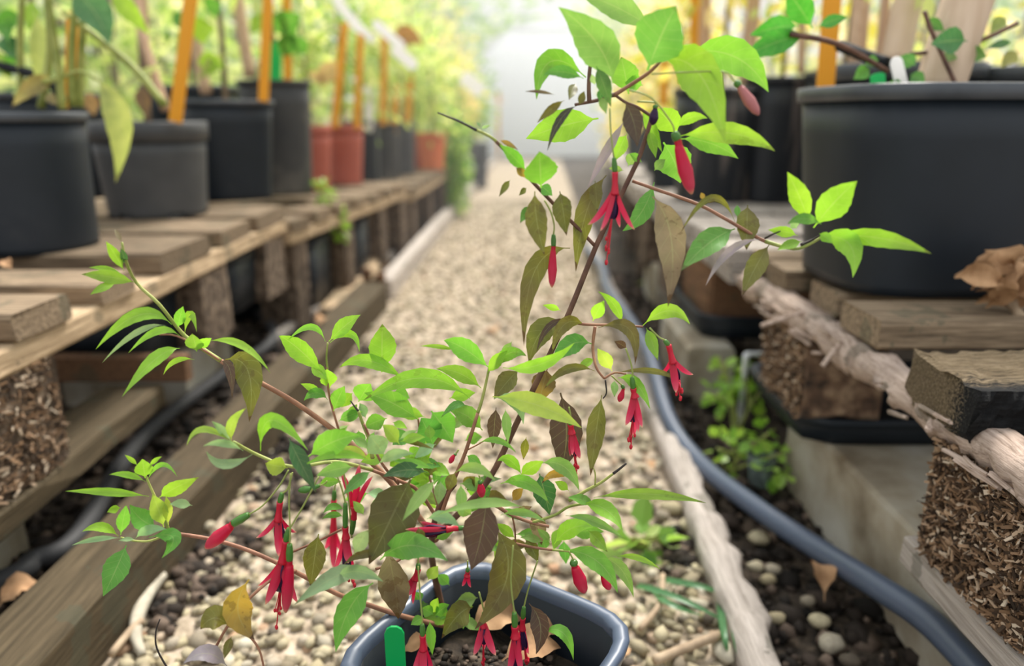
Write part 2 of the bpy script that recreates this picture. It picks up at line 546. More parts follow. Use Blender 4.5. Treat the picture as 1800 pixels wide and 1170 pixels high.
M['palewood'] = speckle('peeled_stake', [(0.25, (0.56, 0.40, 0.27)), (0.75, (0.74, 0.57, 0.42))], 3, 0.6, 0.2, 0.001, (30, 30, 2), spec=0.4)
M['greentag'] = flat('green_label', (0.0, 0.36, 0.08), 0.4, 0.5, 0.1)
M['brighttag'] = flat('bright_green_label', (0.02, 0.62, 0.16), 0.4, 0.5, 0.3)
M['whitetag'] = flat('white_label', (0.93, 0.92, 0.92), 0.4, 0.5, 0.5)
M['stem'] = speckle('brown_stem', [(0.3, (0.075, 0.035, 0.025)), (0.7, (0.2, 0.1, 0.065))], 90, 0.6, 0.4, 0.001, spec=0.4)
M['twig'] = speckle('reddish_twig', [(0.3, (0.2, 0.085, 0.05)), (0.7, (0.4, 0.2, 0.12))], 90, 0.6, 0.4, 0.001, spec=0.4)
M['greenstem'] = speckle('green_stem', [(0.3, (0.2, 0.25, 0.05)), (0.7, (0.4, 0.42, 0.12))], 70, 0.5, 0.2, 0.001, spec=0.4)
M['deadtwig'] = flat('dead_twig', (0.03, 0.022, 0.02), 0.7)
M['tantwig'] = speckle('tan_twig', [(0.3, (0.28, 0.2, 0.13)), (0.7, (0.5, 0.38, 0.26))], 60, 0.8, 0.4, 0.001)
M['sepal'] = sepal_material()
M['palebud'] = flat('pale_pink_bud', (0.52, 0.2, 0.2), 0.45, 0.4, 0.2)
M['red'] = flat('flower_red', (0.62, 0.015, 0.045), 0.4, 0.5, 0.2)
M['crimson'] = flat('stamen_crimson', (0.55, 0.01, 0.03), 0.45)
M['purple'] = flat('corolla_purple', (0.035, 0.008, 0.055), 0.5, 0.4, 0.15)
M['ovary'] = flat('ovary_green', (0.07, 0.2, 0.03), 0.4, 0.5, 0.1)
M['pedicel'] = flat('pedicel_green', (0.36, 0.42, 0.12), 0.5, 0.4, 0.2)
M['dryleaf'] = speckle('dry_leaf', [(0.3, (0.25, 0.13, 0.06)), (0.6, (0.5, 0.3, 0.16)), (0.8, (0.6, 0.42, 0.25))], 40, 0.8, 0.4, 0.002)
M['paleroot'] = speckle('pale_root', [(0.3, (0.3, 0.27, 0.21)), (0.7, (0.55, 0.5, 0.4))], 60, 0.9, 0.5, 0.002)
M['whiteframe'] = flat('white_paint', (0.8, 0.82, 0.84), 0.5)
M['polythene'] = flat('polythene', (0.93, 0.95, 0.97), 0.35, 0.5, 0.75)
M['bark'] = speckle('bark', [(0.3, (0.1, 0.075, 0.05)), (0.7, (0.3, 0.22, 0.15))], 30, 0.9, 0.6, 0.004)
m_, nt_, b_, o_ = mk('clear_plastic')
b_.inputs['Base Color'].default_value = (0.75, 0.9, 0.85, 1); b_.inputs['Roughness'].default_value = 0.15
b_.inputs['Transmission Weight'].default_value = 0.9; b_.inputs['IOR'].default_value = 1.3
M['clear'] = m_

# ------------------------------------------------------------------ the setting
def xl(y):   # inner face of the left edging
    return float(np.interp(y, [0.3, 0.75, 2.6, 9.8, 14], [-0.52, -0.5, -0.43, -0.23, -0.15]))


def xr(y):   # right edge of the path
    return float(np.interp(y, [0.3, 0.75, 1.6, 3.0, 9.8, 14], [0.27, 0.275, 0.3, 0.35, 0.64, 0.8]))


g = MB()
g.add([(-7, -0.6, -0.012), (8, -0.6, -0.012), (8, 26, -0.012), (-7, 26, -0.012)], [(0, 1, 2, 3)])
ground = props(obj('ground', g, M['soil'], smooth=False), kind='structure')
g = MB()
ys = [0.3, 0.5, 0.75, 1.0, 1.3, 1.6, 2.0, 2.6, 3.5, 5, 7, 9.8, 12]
vs = [(xl(y) - 0.02, y, 0) for y in ys] + [(xr(y) + 0.02, y, 0) for y in ys]
n = len(ys)
g.add(vs, [(i, n + i, n + i + 1, i + 1) for i in range(n - 1)])
path = props(obj('gravel_path', g, M['pathbase'], smooth=False), kind='structure')

# gravel: the 300 that show largest are stones of their own, the rest one mass
shapes = [ico(1, 1, 0.24, (1, 0.75 + 0.08 * (s % 3), 0.5 + .1 * (s % 3)), s) for s in range(5)]
meshes = []
for vs, fs in shapes:
    me = bpy.data.meshes.new('stone')
    me.from_pydata((vs * K).tolist(), [], fs.tolist())
    me.polygons.foreach_set('use_smooth', [True] * len(me.polygons))
    me.materials.append(M['stone'])
    meshes.append(me)
near = []
while len(near) < 300:
    px, py = rnd.uniform(180, 1330), rnd.uniform(850, 1185)
    p = onz(px, py, 0.006)
    if not xl(p.y) + 0.02 < p.x < xr(p.y) - 0.015: continue
    if (p.x + 0.02) ** 2 + (p.y - 0.538) ** 2 < 0.115 ** 2: continue
    if any((p.x - q.x) ** 2 + (p.y - q.y) ** 2 < 0.011 ** 2 for q in near): continue
    near.append(p)
for i, p in enumerate(near):
    o = bpy.data.objects.new('stone', meshes[i % 5])
    col.objects.link(o)
    o.parent = path
    o.location = V((p.x, p.y, rnd.uniform(0.003, 0.011))) * K
    s = rnd.choice([0.008, 0.009, 0.0105, 0.012, 0.0145])
    o.scale = (s, s * rnd.uniform(0.8, 1.1), s)
    o.rotation_euler = (rnd.uniform(-0.5, 0.5), rnd.uniform(-0.5, 0.5), rnd.uniform(0, 6.28))
gr = np.random.default_rng(3)
pts, sz = [], []
for k in range(9500):
    y = 0.42 + 5.5 * gr.random() ** 2.1
    x = gr.uniform(xl(y), xr(y) + 0.02)
    pts.append((x, y, gr.uniform(-0.004, 0.006))); sz.append(gr.choice([0.006, 0.008, 0.010, 0.0125]))
props(obj('gravel', scatter(shapes, pts, sz, 1), M['stone'], path), kind='stuff')
# larger pale flat flints lying in the gravel on the right half of the path
for i, (px, py, s) in enumerate([(1180, 892, .026), (1205, 920, .02), (1165, 905, .018), (1245, 1005, .022), (1215, 1020, .018), (1270, 1140, .024), (1125, 850, .02), (1190, 800, .022), (1160, 770, .018), (360, 925, .022), (330, 950, .018), (420, 900, .02), (690, 870, .02), (1010, 770, .02), (1090, 830, .016), (960, 730, .018)]):
    p = onz(px, py, 0.012)
    o = bpy.data.objects.new('stone', meshes[i % 5]); col.objects.link(o); o.parent = path
    o.location = p * K; o.scale = (s, s * .8, s * .8); o.rotation_euler = (0.2, 0.1, i)

# earth and rubble under the benches
clods = [ico(1, 1, 0.3, (1, 0.9, 0.7), 30 + s) for s in range(4)]
pts, sz = [], []
for k in range(3600):
    y = 0.5 + 2.6 * gr.random() ** 1.4
    if gr.random() < 0.5: x = xr(y) + 0.03 + 0.35 * gr.random()
    else: x = xl(y) - 0.1 - 0.35 * gr.random()
    pts.append((x, y, gr.uniform(-0.012, 0.002))); sz.append(gr.choice([0.006, 0.009, 0.013, 0.02], p=[.4, .3, .2, .1]))
props(obj('loose_earth', scatter(clods, pts, sz, 5), M['clod'], ground), kind='stuff')
pts, sz = [], []
for (px, py, rx, ry, k) in ((520, 800, 70, 50, 150), (500, 860, 60, 40, 110), (340, 1000, 50, 50, 110), (420, 950, 40, 25, 60), (1230, 850, 20, 60, 60), (640, 620, 60, 40, 60), (1195, 980, 40, 50, 60), (290, 1080, 20, 40, 40)):
    for q in range(k):
        p = onz(px + gr.normal() * rx * .5, py + gr.normal() * ry * .5, .008)
        if xl(p.y) + .005 < p.x < xr(p.y): pts.append((p.x, p.y, .004 + .006 * gr.random())); sz.append(gr.choice([.004, .006, .009, .013]))
props(obj('earth_crumbs', scatter(clods, pts, sz, 8), M['clod'], path), kind='stuff')


# ------------------------------------------------------------------ timber edging
def single(name, mb, mat, label, cat, group=None, org=None, smooth=True):
    return props(obj(name, mb, mat, None, org, smooth=smooth), label, cat, group)


e = MB().beam((xl(.3) - .05, .3, .044), (xl(2.5) - .05, 2.5, .044), .1, .092, .006, 10, .002, seed=4)
single('edging_board', e, M['edging'], 'mossy brown timber edging the left of the gravel path, nearest the viewer', 'timber', org=(-.55, 1, 0))
e = MB().beam((xl(2.4) - .03, 2.62, .035), (xl(6.4) - .03, 6.4, .035), .06, .075, .006, 10, .003, seed=5)
single('edging_board', e, M['greywood'], 'pale grey timber edging the far left of the path beyond the joint', 'timber', org=(-.4, 4, 0))
e = MB().beam((xl(6.5) - .03, 6.5, .03), (xl(11) - .03, 11, .03), .06, .065, .006, 8, .003, seed=6)
single('edging_board', e, M['greywood'], 'distant blurred timber edging where the path narrows to its end', 'timber', org=(-.3, 8, 0))
# rough grey board on the right
e = MB()
r = random.Random(2)
ring = []
N = 60
yy = np.concatenate([np.linspace(0.45, 1.6, 42), np.linspace(1.7, 4.6, 19)])
vs, fs = [], []
for i, y in enumerate(yy):
    x = xr(y) + 0.025
    wl_, wr_ = 0.026 + r.uniform(-.004, .003), 0.03 + r.uniform(-.014, .006)
    h = 0.045 + r.uniform(-.005, .005)
    for dx, dz in ((-wl_, -.01), (-wl_, h - .012), (-wl_ * .5, h), (0, h - r.uniform(0, .008)), (wr_ * .7, h - .008), (wr_, h - .018), (wr_ * .96, -.01)):
        vs.append((x + dx, y, dz + r.uniform(-.002, .002)))
for i in range(len(yy) - 1):
    for k in range(7):
        fs.append((i * 7 + k, (i + 1) * 7 + k, (i + 1) * 7 + (k + 1) % 7, i * 7 + (k + 1) % 7))
fs += [tuple(range(7)), tuple((len(yy) - 1) * 7 + k for k in reversed(range(7)))]
e.add(vs, fs)
single('edging_board', e, M['greywood'], 'ragged weathered pale grey board edging the right of the path beside the hose', 'timber', org=(.33, 1, 0))
# stakes at the joint of the left edging
for (px, d, h, lab) in ((672, 2.52, .12, 'short brown wooden peg standing at the joint of the left edging, nearer one'), (648, 2.7, .1, 'short dark wooden peg standing behind the joint of the left edging')):
    p = at(px, 540, d)
    s = MB().beam((p.x, p.y, 0), (p.x, p.y, h), .03, .03, .003, 2, .001, up=(0, 1, 0))
    single('wooden_peg', s, M['brownwood'], lab, 'peg', org=(p.x, p.y, 0))

# ------------------------------------------------------------------ hoses
e = MB().tube([(.36, 3.6, .02), at(1058, 470, 2.9), at(1066, 505, 2.5), at(1105, 560, 2.05), at(1140, 620, 1.72), at(1175, 735, 1.41), at(1232, 815, 1.24), at(1330, 892, 1.05), at(1440, 966, .92), at(1545, 1032, .80), at(1640, 1098, .72), (.49, .60, .09)], .0165, 12, True, 6)
single('hose', e, M['hose'], 'smooth blue-grey water hose curving along the right of the path', 'hose', org=(.36, 1.2, 0))
e = MB().tube([(-.9, .7, .02), onz(0, 1022, .03), onz(60, 985, .03), onz(140, 938, .03), onz(250, 770, .02), onz(390, 660, .02), onz(480, 598, .02), (-.80, 2.3, .02), (-1.0, 2.6, .02)], .0155, 12, True, 6)
single('hose', e, M['oldhose'], 'dark grey hose lying behind the mossy timber under the left bench', 'hose', org=(-.68, 1, 0))


# ------------------------------------------------------------------ pallet benches
def pallet(label, p0, p1, side, ztop, boards, depth, blocks, mats, plank=(.036, .036), block_h=.158, bottom=(0, 1), blockmat='chipbrown', back=True, backoff=.5, bw=.16, seed=0):
    """a pallet lying along p0-p1 (its front edge by the path), going away from the path on `side`"""
    r = random.Random(seed)
    p0, p1 = V((*p0, 0)), V((*p1, 0))
    a = (p1 - p0).normalized()
    b = V((a.y, -a.x, 0)) * (1 if side > 0 else -1)
    if b.x * side < 0: b = -b
    L = (p1 - p0).length
    t = thing('pallet', (*((p0 + p1) / 2).xy, 0), label, 'pallet')
    th = plank[0]
    for (a0, a1, over, dz) in boards:
        q = p0 + a * ((a0 + a1) / 2)
        o = obj('deck_board', MB().beam(q + b * (over) + V((0, 0, ztop - th / 2 + dz)), q + b * depth + V((0, 0, ztop - th / 2 + dz)), a1 - a0, th, .004, 5, .0018, seed=r.random()), mats[0], t)
    rows = [0.05] + ([depth * backoff, depth - .06] if back else [])
    zs = ztop - th - plank[1] / 2 - .001
    for k, q in enumerate(rows):
        if k == 0 and mats[1] is None: continue
        obj('stringer', MB().beam(p0 + b * q + V((0, 0, zs)), p0 + a * L + b * q + V((0, 0, zs)), .1, plank[1], .004, 8, .002, seed=r.random()), mats[1] or mats[0], t)
    zb = zs - plank[1] / 2
    for q in rows:
        for c in blocks:
            w = bw
            obj('block', MB().beam(p0 + a * c + b * (q - .045) + V((0, 0, zb - block_h / 2)), p0 + a * c + b * (q + .075) + V((0, 0, zb - block_h / 2)), w, block_h - .001, .006, 4, .004, seed=r.random()), M[blockmat], t)
        if bottom:
            obj('bottom_board', MB().beam(p0 + a * L * bottom[0] + b * (q + .005) + V((0, 0, zb - block_h - .02)), p0 + a * L * bottom[1] + b * (q + .005) + V((0, 0, zb - block_h - .02)), .11, .038, .004, 6, .002, seed=r.random()), M['greywood'] if side > 0 else M['edging'], t)
    return t, a, b, zb


# left, nearest
pallet('weathered wooden pallet bench nearest the viewer on the left, carrying the large black round pot', (-.645, .55), (-.645, 2.12), -1, .40,
       [(.06, .26, .0, 0), (.36, .49, -.004, .002), (.57, .68, -.004, -.002), (.79, 1.02, .0, .002), (1.09, 1.28, .004, 0), (1.33, 1.56, .0, .001)], 1.15,
       [.36, 1.03, 1.45], (M['wood'], M['woody']), seed=11, bottom=(.1, .47))
lb = [o for o in bpy.data.objects if o.name.startswith('block')]
# left, second: swings a little towards the path
bl = [(i * .19 + .01, i * .19 + .15, -.004, (.002 if i % 2 else -.002)) for i in range(7)]
pallet('second pallet bench on the left, carrying the red terracotta coloured pots', (-.655, 2.17), (-.485, 3.48), -1, .35, bl, 1.15, [.08, .52, .95, 1.26],
       (M['wood'], M['woody']), block_h=.27, bottom=False, seed=12, bw=.1)
pallet('third pallet bench on the left, carrying the orange pot', (-.475, 3.56), (-.42, 4.9), -1, .32, bl, 1.15, [.08, .65, 1.26], (M['wood'], M['woody']), block_h=.24, bottom=False, seed=13, bw=.09)
pallet('far dark pallet on the left behind the hanging green plant', (-.5, 5.2), (-.4, 6.7), -1, .2, bl, 1.15, [.08, .65, 1.26], (M['wood'], M['woody']), block_h=.12, bottom=False, seed=14, bw=.09)
# right, nearest: a rotten board first, then a sound one; the splintered front plank is added below
tR, aR, bR, zR = pallet('splintered pallet bench nearest the viewer on the right, carrying the big square pot', (.45, .5), (.45, 1.42), 1, .40,
       [(-.02, .07, .012, 0), (.09, .19, .13, 0), (.38, .495, .008, .003), (.56, .66, .03, -.004), (.72, .82, .012, -.004), (.84, .905, .01, 0)], 1.15, [.13, .67], (M['wood'], None), back=True, seed=21, blockmat='chipbase', bottom=(0, .27), block_h=.138, bw=.19)  # first two boards lie out of view, added to shade the space beneath
# rotten near board: split along the grain, ragged on top, charred towards the viewer
e = MB()
r = random.Random(9)
NX, ring = 90, []
for k in range(9): ring.append((.652 + .145 * k / 8, .400))       # top, near to far
for k in range(1, 4): ring.append((.797, .400 - .065 * k / 3))
for k in range(1, 6): ring.append((.797 - .145 * k / 5, .338))
for k in range(1, 6): ring.append((.652, .338 + .062 * k / 6))
gro = [r.uniform(-.006, .002) for _ in ring]
for i in range(NX + 1):
    for k, (y, z) in enumerate(ring):
        x = .452 - .06 * (.8 - y) + 1.0 * (i / NX) ** 1.3
        gro[k] = .8 * gro[k] + r.uniform(-.0028, .0014)
        cy, cz = .725, .369
        f_ = 1 + gro[k] / .035
        e.v.append((x + (r.uniform(-.006, .006) if i == 0 else 0), cy + (y - cy) * f_, cz + (z - cz) * f_)); e.uv.append((.5, .5))
nr = len(ring)
for i in range(NX):
    for k in range(nr):
        e.f.append((i * nr + k, i * nr + (k + 1) % nr, (i + 1) * nr + (k + 1) % nr, (i + 1) * nr + k))
e.f += [tuple(reversed(range(nr))), tuple(NX * nr + k for k in range(nr))]
e.flat = True
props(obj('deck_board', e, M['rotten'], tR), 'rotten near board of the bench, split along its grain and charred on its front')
# the splintered front plank
e = MB()
ya = np.linspace(.50, 1.42, 70)
vs, fs = [], []
for i, y in enumerate(ya):
    lo = .323 + .010 * math.sin(y * 31) * r.random() + r.uniform(-.008, .004)
    hi = .360 + r.uniform(-.004, .003)
    bx = r.uniform(-.006, .004)
    prof = [(.478, lo + .004), (.452 + bx, lo), (.446 + bx + r.uniform(-.004, .004), lo + .010), (.446 + r.uniform(-.006, .002), (lo + hi) / 2 + r.uniform(-.004, .004)), (.450 + r.uniform(-.005, .003), hi - .008), (.456, hi), (.478, hi)]
    vs += [(x, y, z) for x, z in prof]
for i in range(len(ya) - 1):
    for k in range(7):
        fs.append((i * 7 + k, i * 7 + (k + 1) % 7, (i + 1) * 7 + (k + 1) % 7, (i + 1) * 7 + k))
fs += [tuple(reversed(range(7))), tuple((len(ya) - 1) * 7 + k for k in range(7))]
e.add(vs, fs)
st = props(obj('stringer', e, M['pinkwood'], tR), 'pinkish splintered front plank with a frayed lower edge')
for (a0, b0, d0, d1) in (((1424, 596), (1446, 643), .96, .95), ((1672, 728), (1632, 757), .73, .715), ((1700, 735), (1740, 742), .70, .69), ((1352, 548), (1338, 572), 1.1, 1.1)):
    p, q = at(*a0, d0), at(*b0, d1)
    p.x = .449; q.x = .443 if q.x > .449 else q.x
    obj('splinter', MB().beam(p, q, .007, .005, .002, 2, .0008), M['pinkwood'], st)
for i in range(26):
    y = r.uniform(.52, 1.4); z = r.choice([r.uniform(.318, .33), r.uniform(.335, .36)])
    obj('splinter', MB().beam((.445, y, z), (.441 + r.uniform(-.003, .003), y + r.uniform(.02, .07), z + r.uniform(-.006, .004)), .005, .004, .0015, 2, .001), M['pinkwood'], st)


def chips_on(block, x0, x1, y0, y1, z0, z1, n, seed, size=.011, faces=('x', 'y', 'z'), sgn=-1):
    """loose slivers standing out of the pressed chip block's faces"""
    g_ = random.Random(seed)
    mb = MB()
    for k in range(n):
        f = g_.choice(faces)
        y, z = g_.uniform(y0, y1), g_.uniform(z0, z1)
        if f == 'x': p = V((x0, y, z)); nn = V((sgn, 0, 0))
        elif f == 'y': p = V((g_.uniform(x0, x1), y0, z)); nn = V((0, -1, 0))
        else: p = V((g_.uniform(x0, x1), y1, z)); nn = V((0, 1, 0))
        d = V((g_.gauss(0, 1), g_.gauss(0, 1), g_.gauss(0, .5)))
        d = (d - nn * d.dot(nn) * .55).normalized()
        L = size * g_.uniform(.5, 1.7)
        s = d.cross(nn).normalized() * L * g_.uniform(.07, .2)
        lift = nn * L * g_.uniform(.05, .5)
        q = p - d * L / 2 + nn * .001
        h = nn * L * .12
        mb.add([q - s, q + s, q + d * L + s * .6 + lift, q + d * L - s * .6 + lift, q - s + h, q + s + h, q + d * L + s * .6 + lift + h, q + d * L - s * .6 + lift + h],
               [(0, 3, 2, 1), (4, 5, 6, 7), (0, 1, 5, 4), (2, 3, 7, 6), (1, 2, 6, 5), (0, 4, 7, 3)])
    return props(obj('wood_chips', mb, M['chip'], block, smooth=False), 'brown slivers flaking out of the pressed block', kind='stuff')


lb0 = min(lb, key=lambda o: (-max(v.co.x for v in o.data.vertices) * 100 + min(v.co.y for v in o.data.vertices)))
y_ = [v.co.y / K + WORLD['pallet'].y for v in lb0.data.vertices]
blk = [o for o in tR.children if o.name.startswith('block')]
b1 = min(blk, key=lambda o: (o.data.vertices[0].co.y, o.data.vertices[0].co.x))
chips_on(b1, .452, .575, .545, .715, .19, .326, 3200, 3, .0085, faces=('x', 'x', 'x', 'z', 'y'))
front = sorted([o for o in blk], key=lambda o: o.data.vertices[0].co.x)[:2]
b2 = [o for o in front if o is not b1]
chips_on(lb0, -.651, -.76, .832, .988, .17, .326, 900, 6, .0085, ('x', 'x', 'z'), 1)
if b2: chips_on(b2[0], .452, .575, 1.078, 1.262, .19, .326, 900, 4, .0085, ('x',))
# right, further ones
pallet('second pallet bench on the right, its pale boards under the tall black pots', (.45, 1.5), (.48, 2.8), 1, .385, bl, 1.15, [.75, 1.2], (M['greywood'], M['greywood']), seed=22, block_h=.19, bottom=False)
pallet('third pallet bench on the right, far along the path', (.5, 2.9), (.6, 4.3), 1, .36, bl, 1.15, [.08, .65, 1.26], (M['greywood'], M['greywood']), seed=23, block_h=.27, bottom=False, bw=.1)
pallet('farthest pallet bench on the right, close to the end of the path', (.62, 4.5), (.82, 6.6), 1, .34, [(i * .3 + .01, i * .3 + .22, 0, 0) for i in range(7)], 1.15, [.08, 1, 2], (M['greywood'], M['greywood']), seed=24, block_h=.26, bottom=False, bw=.1)
# back benches
pallet('rear pallet bench behind the left pots, half hidden', (-1.85, .9), (-1.85, 3.6), -1, .40, [(i * .3 + .02, i * .3 + .2, 0, 0) for i in range(9)], 1.0, [.2, 1.3, 2.4], (M['wood'], M['wood']), seed=31)
pallet('rear pallet bench behind the right pots, half hidden', (1.65, .9), (1.75, 3.6), 1, .40, [(i * .3 + .02, i * .3 + .2, 0, 0) for i in range(9)], 1.0, [.2, 1.3, 2.4], (M['wood'], M['wood']), seed=32)


# concrete blocks that carry the benches
def cblock(x0, x1, y0, y1, z1, label, ang=0, seed=1):
    m = MB().beam(((x0 + x1) / 2, y0, z1 / 2 - .005), ((x0 + x1) / 2, y1, z1 / 2 - .005), x1 - x0, z1 + .01, .006, 6, .0015, seed=seed)
    return single('concrete_block', m, M['concrete'], label, 'block', org=((x0 + x1) / 2, (y0 + y1) / 2, 0))


cblock(.503, .80, .60, 1.24, .146, 'large grey concrete block under the nearest right bench, the hose passing before it', seed=3)
cblock(.412, .52, 1.64, 1.97, .128, 'narrow pale concrete block under the right bench, behind the green weeds', seed=4)
cblock(-1.05, -.76, .86, 1.02, .124, 'dark concrete block under the brown chip block of the left bench', seed=5)
cblock(-1.05, -.76, 1.62, 1.9, .124, 'concrete block in the shade under the middle of the left bench', seed=6)
cblock(.5, .8, 2.5, 2.75, .14, 'pale concrete block under the far end of the second right bench', seed=7)


# black trays and crates under the benches
def tray(x0, x1, y0, y1, z0, z1, label, name='plastic_tray', wall=.012):
    t = thing(name, ((x0 + x1) / 2, (y0 + y1) / 2, z0), label, 'tray' if name == 'plastic_tray' else 'crate')
    c = ((x0 + x1) / 2, (y0 + y1) / 2, z0)
    sx, sy, h = (x1 - x0) / 2, (y1 - y0) / 2, z1 - z0
    m = MB().loft(c, [(0, .001), (0, .96), (h * .5, .98), (h, 1.0), (h, .97), (.012, .93)], 32, 9)
    m.v = [(c[0] + (v[0] - c[0]) * sx, c[1] + (v[1] - c[1]) * sy, v[2]) for v in m.v]
    obj('tray_body', m, M['blackplastic'], t)
    m = MB().loft(c, [(h - .012, 1.0), (h - .012, 1.025), (h + .001, 1.025), (h + .001, .985)], 32, 9, close=False)
    m.v = [(c[0] + (v[0] - c[0]) * sx, c[1] + (v[1] - c[1]) * sy, v[2]) for v in m.v]
    obj('rim', m, M['blackplastic'], t)
    return t


tray(.455, .95, 1.068, 1.36, .147, .190, 'flat black plastic tray on the concrete block under the nearest right bench')
tray(.455, .85, 1.70, 2.06, .129, .185, 'black plastic tray holding a brown box, further along under the right bench')
bx = thing('wooden_box', (.66, 1.9, .14), 'plain brown wooden box standing in the black tray under the right bench', 'box')
for q, s in (((.48, 1.735), (.81, 1.735)), ((.48, 2.02), (.81, 2.02)), ((.485, 1.745), (.485, 2.01)), ((.805, 1.745), (.805, 2.01))):
    obj('side_board', MB().beam((*q, (.225)), (*s, .225), .018, .155, .002, 2, .001), M['brownwood'], bx)
for (x0, x1, y0, y1, z0, z1, lab) in (
        (-1.2, -.70, 1.36, 1.56, .172, .31, 'long black plastic crate inside the near left bench, deep in shade'),
        (-1.1, -.675, 1.74, 2.02, .172, .31, 'black plastic crate under the left bench, in front of the mossy chip block'),
        (-1.1, -.64, 2.34, 2.62, .0, .25, 'tall black crate under the second left bench, nearest its front post'),
        (-1.0, -.58, 2.80, 3.02, .0, .25, 'tall black crate in the middle of the second left bench'),
        (-.95, -.52, 3.70, 4.1, .0, .22, 'black crate under the third left bench, partly hidden by posts')):
    tray(x0, x1, y0, y1, z0, z1, lab, 'plastic_crate')
p = MB().beam((-.86, 1.0, .15), (-.62, 1.62, .15), .03, .035, .003, 4, .001)
# battens on the ground along the left edging
p = MB().beam(onz(632, 492, .03), onz(712, 428, .03), .035, .03, .004, 4, .002)
single('batten', p, M['greywood'], 'thin pale batten lying along the foot of the second left bench', 'batten', org=onz(670, 460, 0))
p = MB().beam(onz(478, 598, .02), onz(556, 540, .025), .03, .022, .003, 4, .001)
single('batten', p, M['greywood'], 'narrow grey batten lying at the foot of the left bench, nearer one', 'batten', org=onz(520, 568, 0))
p = MB().beam(onz(585, 545, .02), onz(650, 470, .04), .09, .02, .004, 4, .002)
single('loose_board', p, M['woody'], 'short orange-brown board lying beneath the second left bench', 'board', org=onz(610, 510, 0))
p = MB().beam(onz(640, 480, .05), onz(672, 415, .08), .07, .02, .004, 4, .002)
single('loose_board', p, M['woody'], 'second orange-brown board leaning behind the first under the left bench', 'board', org=onz(650, 450, 0))
p = MB().beam((-1.2, 1.29, .20), (-.605, 1.31, .195), .03, .05, .003, 4, .001)
single('loose_board', p, M['brownwood'], 'reddish brown board lying across under the nearest left bench', 'board', org=(-.9, 1.3, .17))
p = MB().tube([at(1296, 775, 1.52), at(1305, 690, 1.5), at(1312, 622, 1.48)], .006, 8)
p.tube([at(1312, 622, 1.48), at(1350, 622, 1.5)], .005, 8)
single('white_stake', p, M['whiteframe'], 'thin white bent stake among the weeds under the right bench', 'stake', org=at(1296, 775, 1.52))


# ------------------------------------------------------------------ plant pots
def pot(label, c, z0, h, rt, rb, mat, ex=2.0, rot=0.0, lip=.02, lipw=.006, n=36, soil=.045, feet=False, group=None, name='potted_plant'):
    t = thing(name, (c[0], c[1], z0), label, 'potted plant', group)
    q = V((c[0], c[1], z0))
    wall = .006
    prof = [(.012 if feet else 0, .001), (.012 if feet else 0, rb * .93), (0, rb * .94), (0, rb), (.014, rb + .0005)]
    for k in range(1, 6): prof.append((.014 + (h - lip - .014) * k / 5, rb + (rt - rb) * k / 5))
    i0 = len(prof)
    prof += [(h - lip, rt - wall), (h * .5, (rt + rb) / 2 - wall), (h - soil - .03, rb + (rt - rb) * .8 - wall)][:1]
    prof += [(h - soil - .02, rb + (rt - rb) * (1 - (soil + .02) / h) - wall)]
    m = MB().loft(q, prof, n, ex, rot, skip=(lambda i, k: i in (2, 3) and (k % 6) < 2) if feet else None, close=True)
    obj('pot_body', m, mat, t)
    m = MB().loft(q, [(h - lip - .001, rt - wall), (h - lip - .001, rt + lipw * .6), (h - lip, rt + lipw), (h - .002, rt + lipw + .001), (h, rt + lipw - .002), (h, rt - wall + .001), (h - lip - .001, rt - wall)], n, ex, rot, close=False)
    obj('rim', m, M['rimplastic'] if mat is M['blackplastic'] else mat, t)
    rs = rb + (rt - rb) * (1 - soil / h) - wall
    m = MB()
    prof = [(h - soil - .004, rs + .002), (h - soil, rs * .9), (h - soil + .006, rs * .6), (h - soil + .008, rs * .25), (h - soil + .008, .001)]
    m.loft(q, prof, n, ex, rot, close=True)
    m.v = [(a, b, z + rnd.uniform(-.003, .003)) for a, b, z in m.v]
    obj('soil', m, M['soil'], t)
    return t


def foliage(t, boxes, size, count, mat, seed, aspect=.5, name='foliage', up=.5):
    """a mass of leaves filling boxes (centre, half size), one part"""
    g_ = np.random.default_rng(seed)
    P = []
    for c, hs in boxes:
        p = g_.normal(size=(int(count / len(boxes)), 3)) * .5
        p = np.clip(p, -1.25, 1.25)
        P.append(p * np.array(hs) + np.array(c))
    return props(obj(name, leaf_cloud(np.concatenate(P), size, seed, up, aspect), M[mat], t, smooth=False), kind='stuff')


def stem(t, pts, rad, mat='greenstem', name='stem'):
    return obj(name, MB().tube(pts, rad, 7, True, 4), M[mat], t)


def leafpx(t, b, tip, w, d0, d1, color, mid=None, roll=0.0, mat=None, name='leaf', **k):
    """one leaf between two photograph pixels at depths d0 and d1, w pixels wide"""
    B, T = at(*b, d0), at(*tip, d1)
    if mid: Mm = at(*mid, (d0 + d1) / 2)
    else:
        Mm = at((b[0] + tip[0]) / 2, (b[1] + tip[1]) / 2 - 0.05 * math.dist(b, tip), (d0 + d1) / 2)
    W = w * depth(b[0], b[1], (d0 + d1) / 2) / F
    N = (V((0, 0, EYE)) - Mm).normalized()
    ax = (T - B).normalized()
    N = Matrix.Rotation(roll, 3, ax) @ N
    W /= max(abs(math.cos(roll)), .35)
    return obj(name, MB().blade(B, Mm, T, W, N, ph=rnd.uniform(0, 6), twist=k.pop('twist', rnd.uniform(-.5, .5)), **k), mat or M['leaf'], t, color=color)


FR = lambda c, a=1.0: (*c, a)
LI, MI, DA, PALE = (.34, .56, .06), (.12, .34, .06), (.05, .17, .05), (.5, .58, .2)

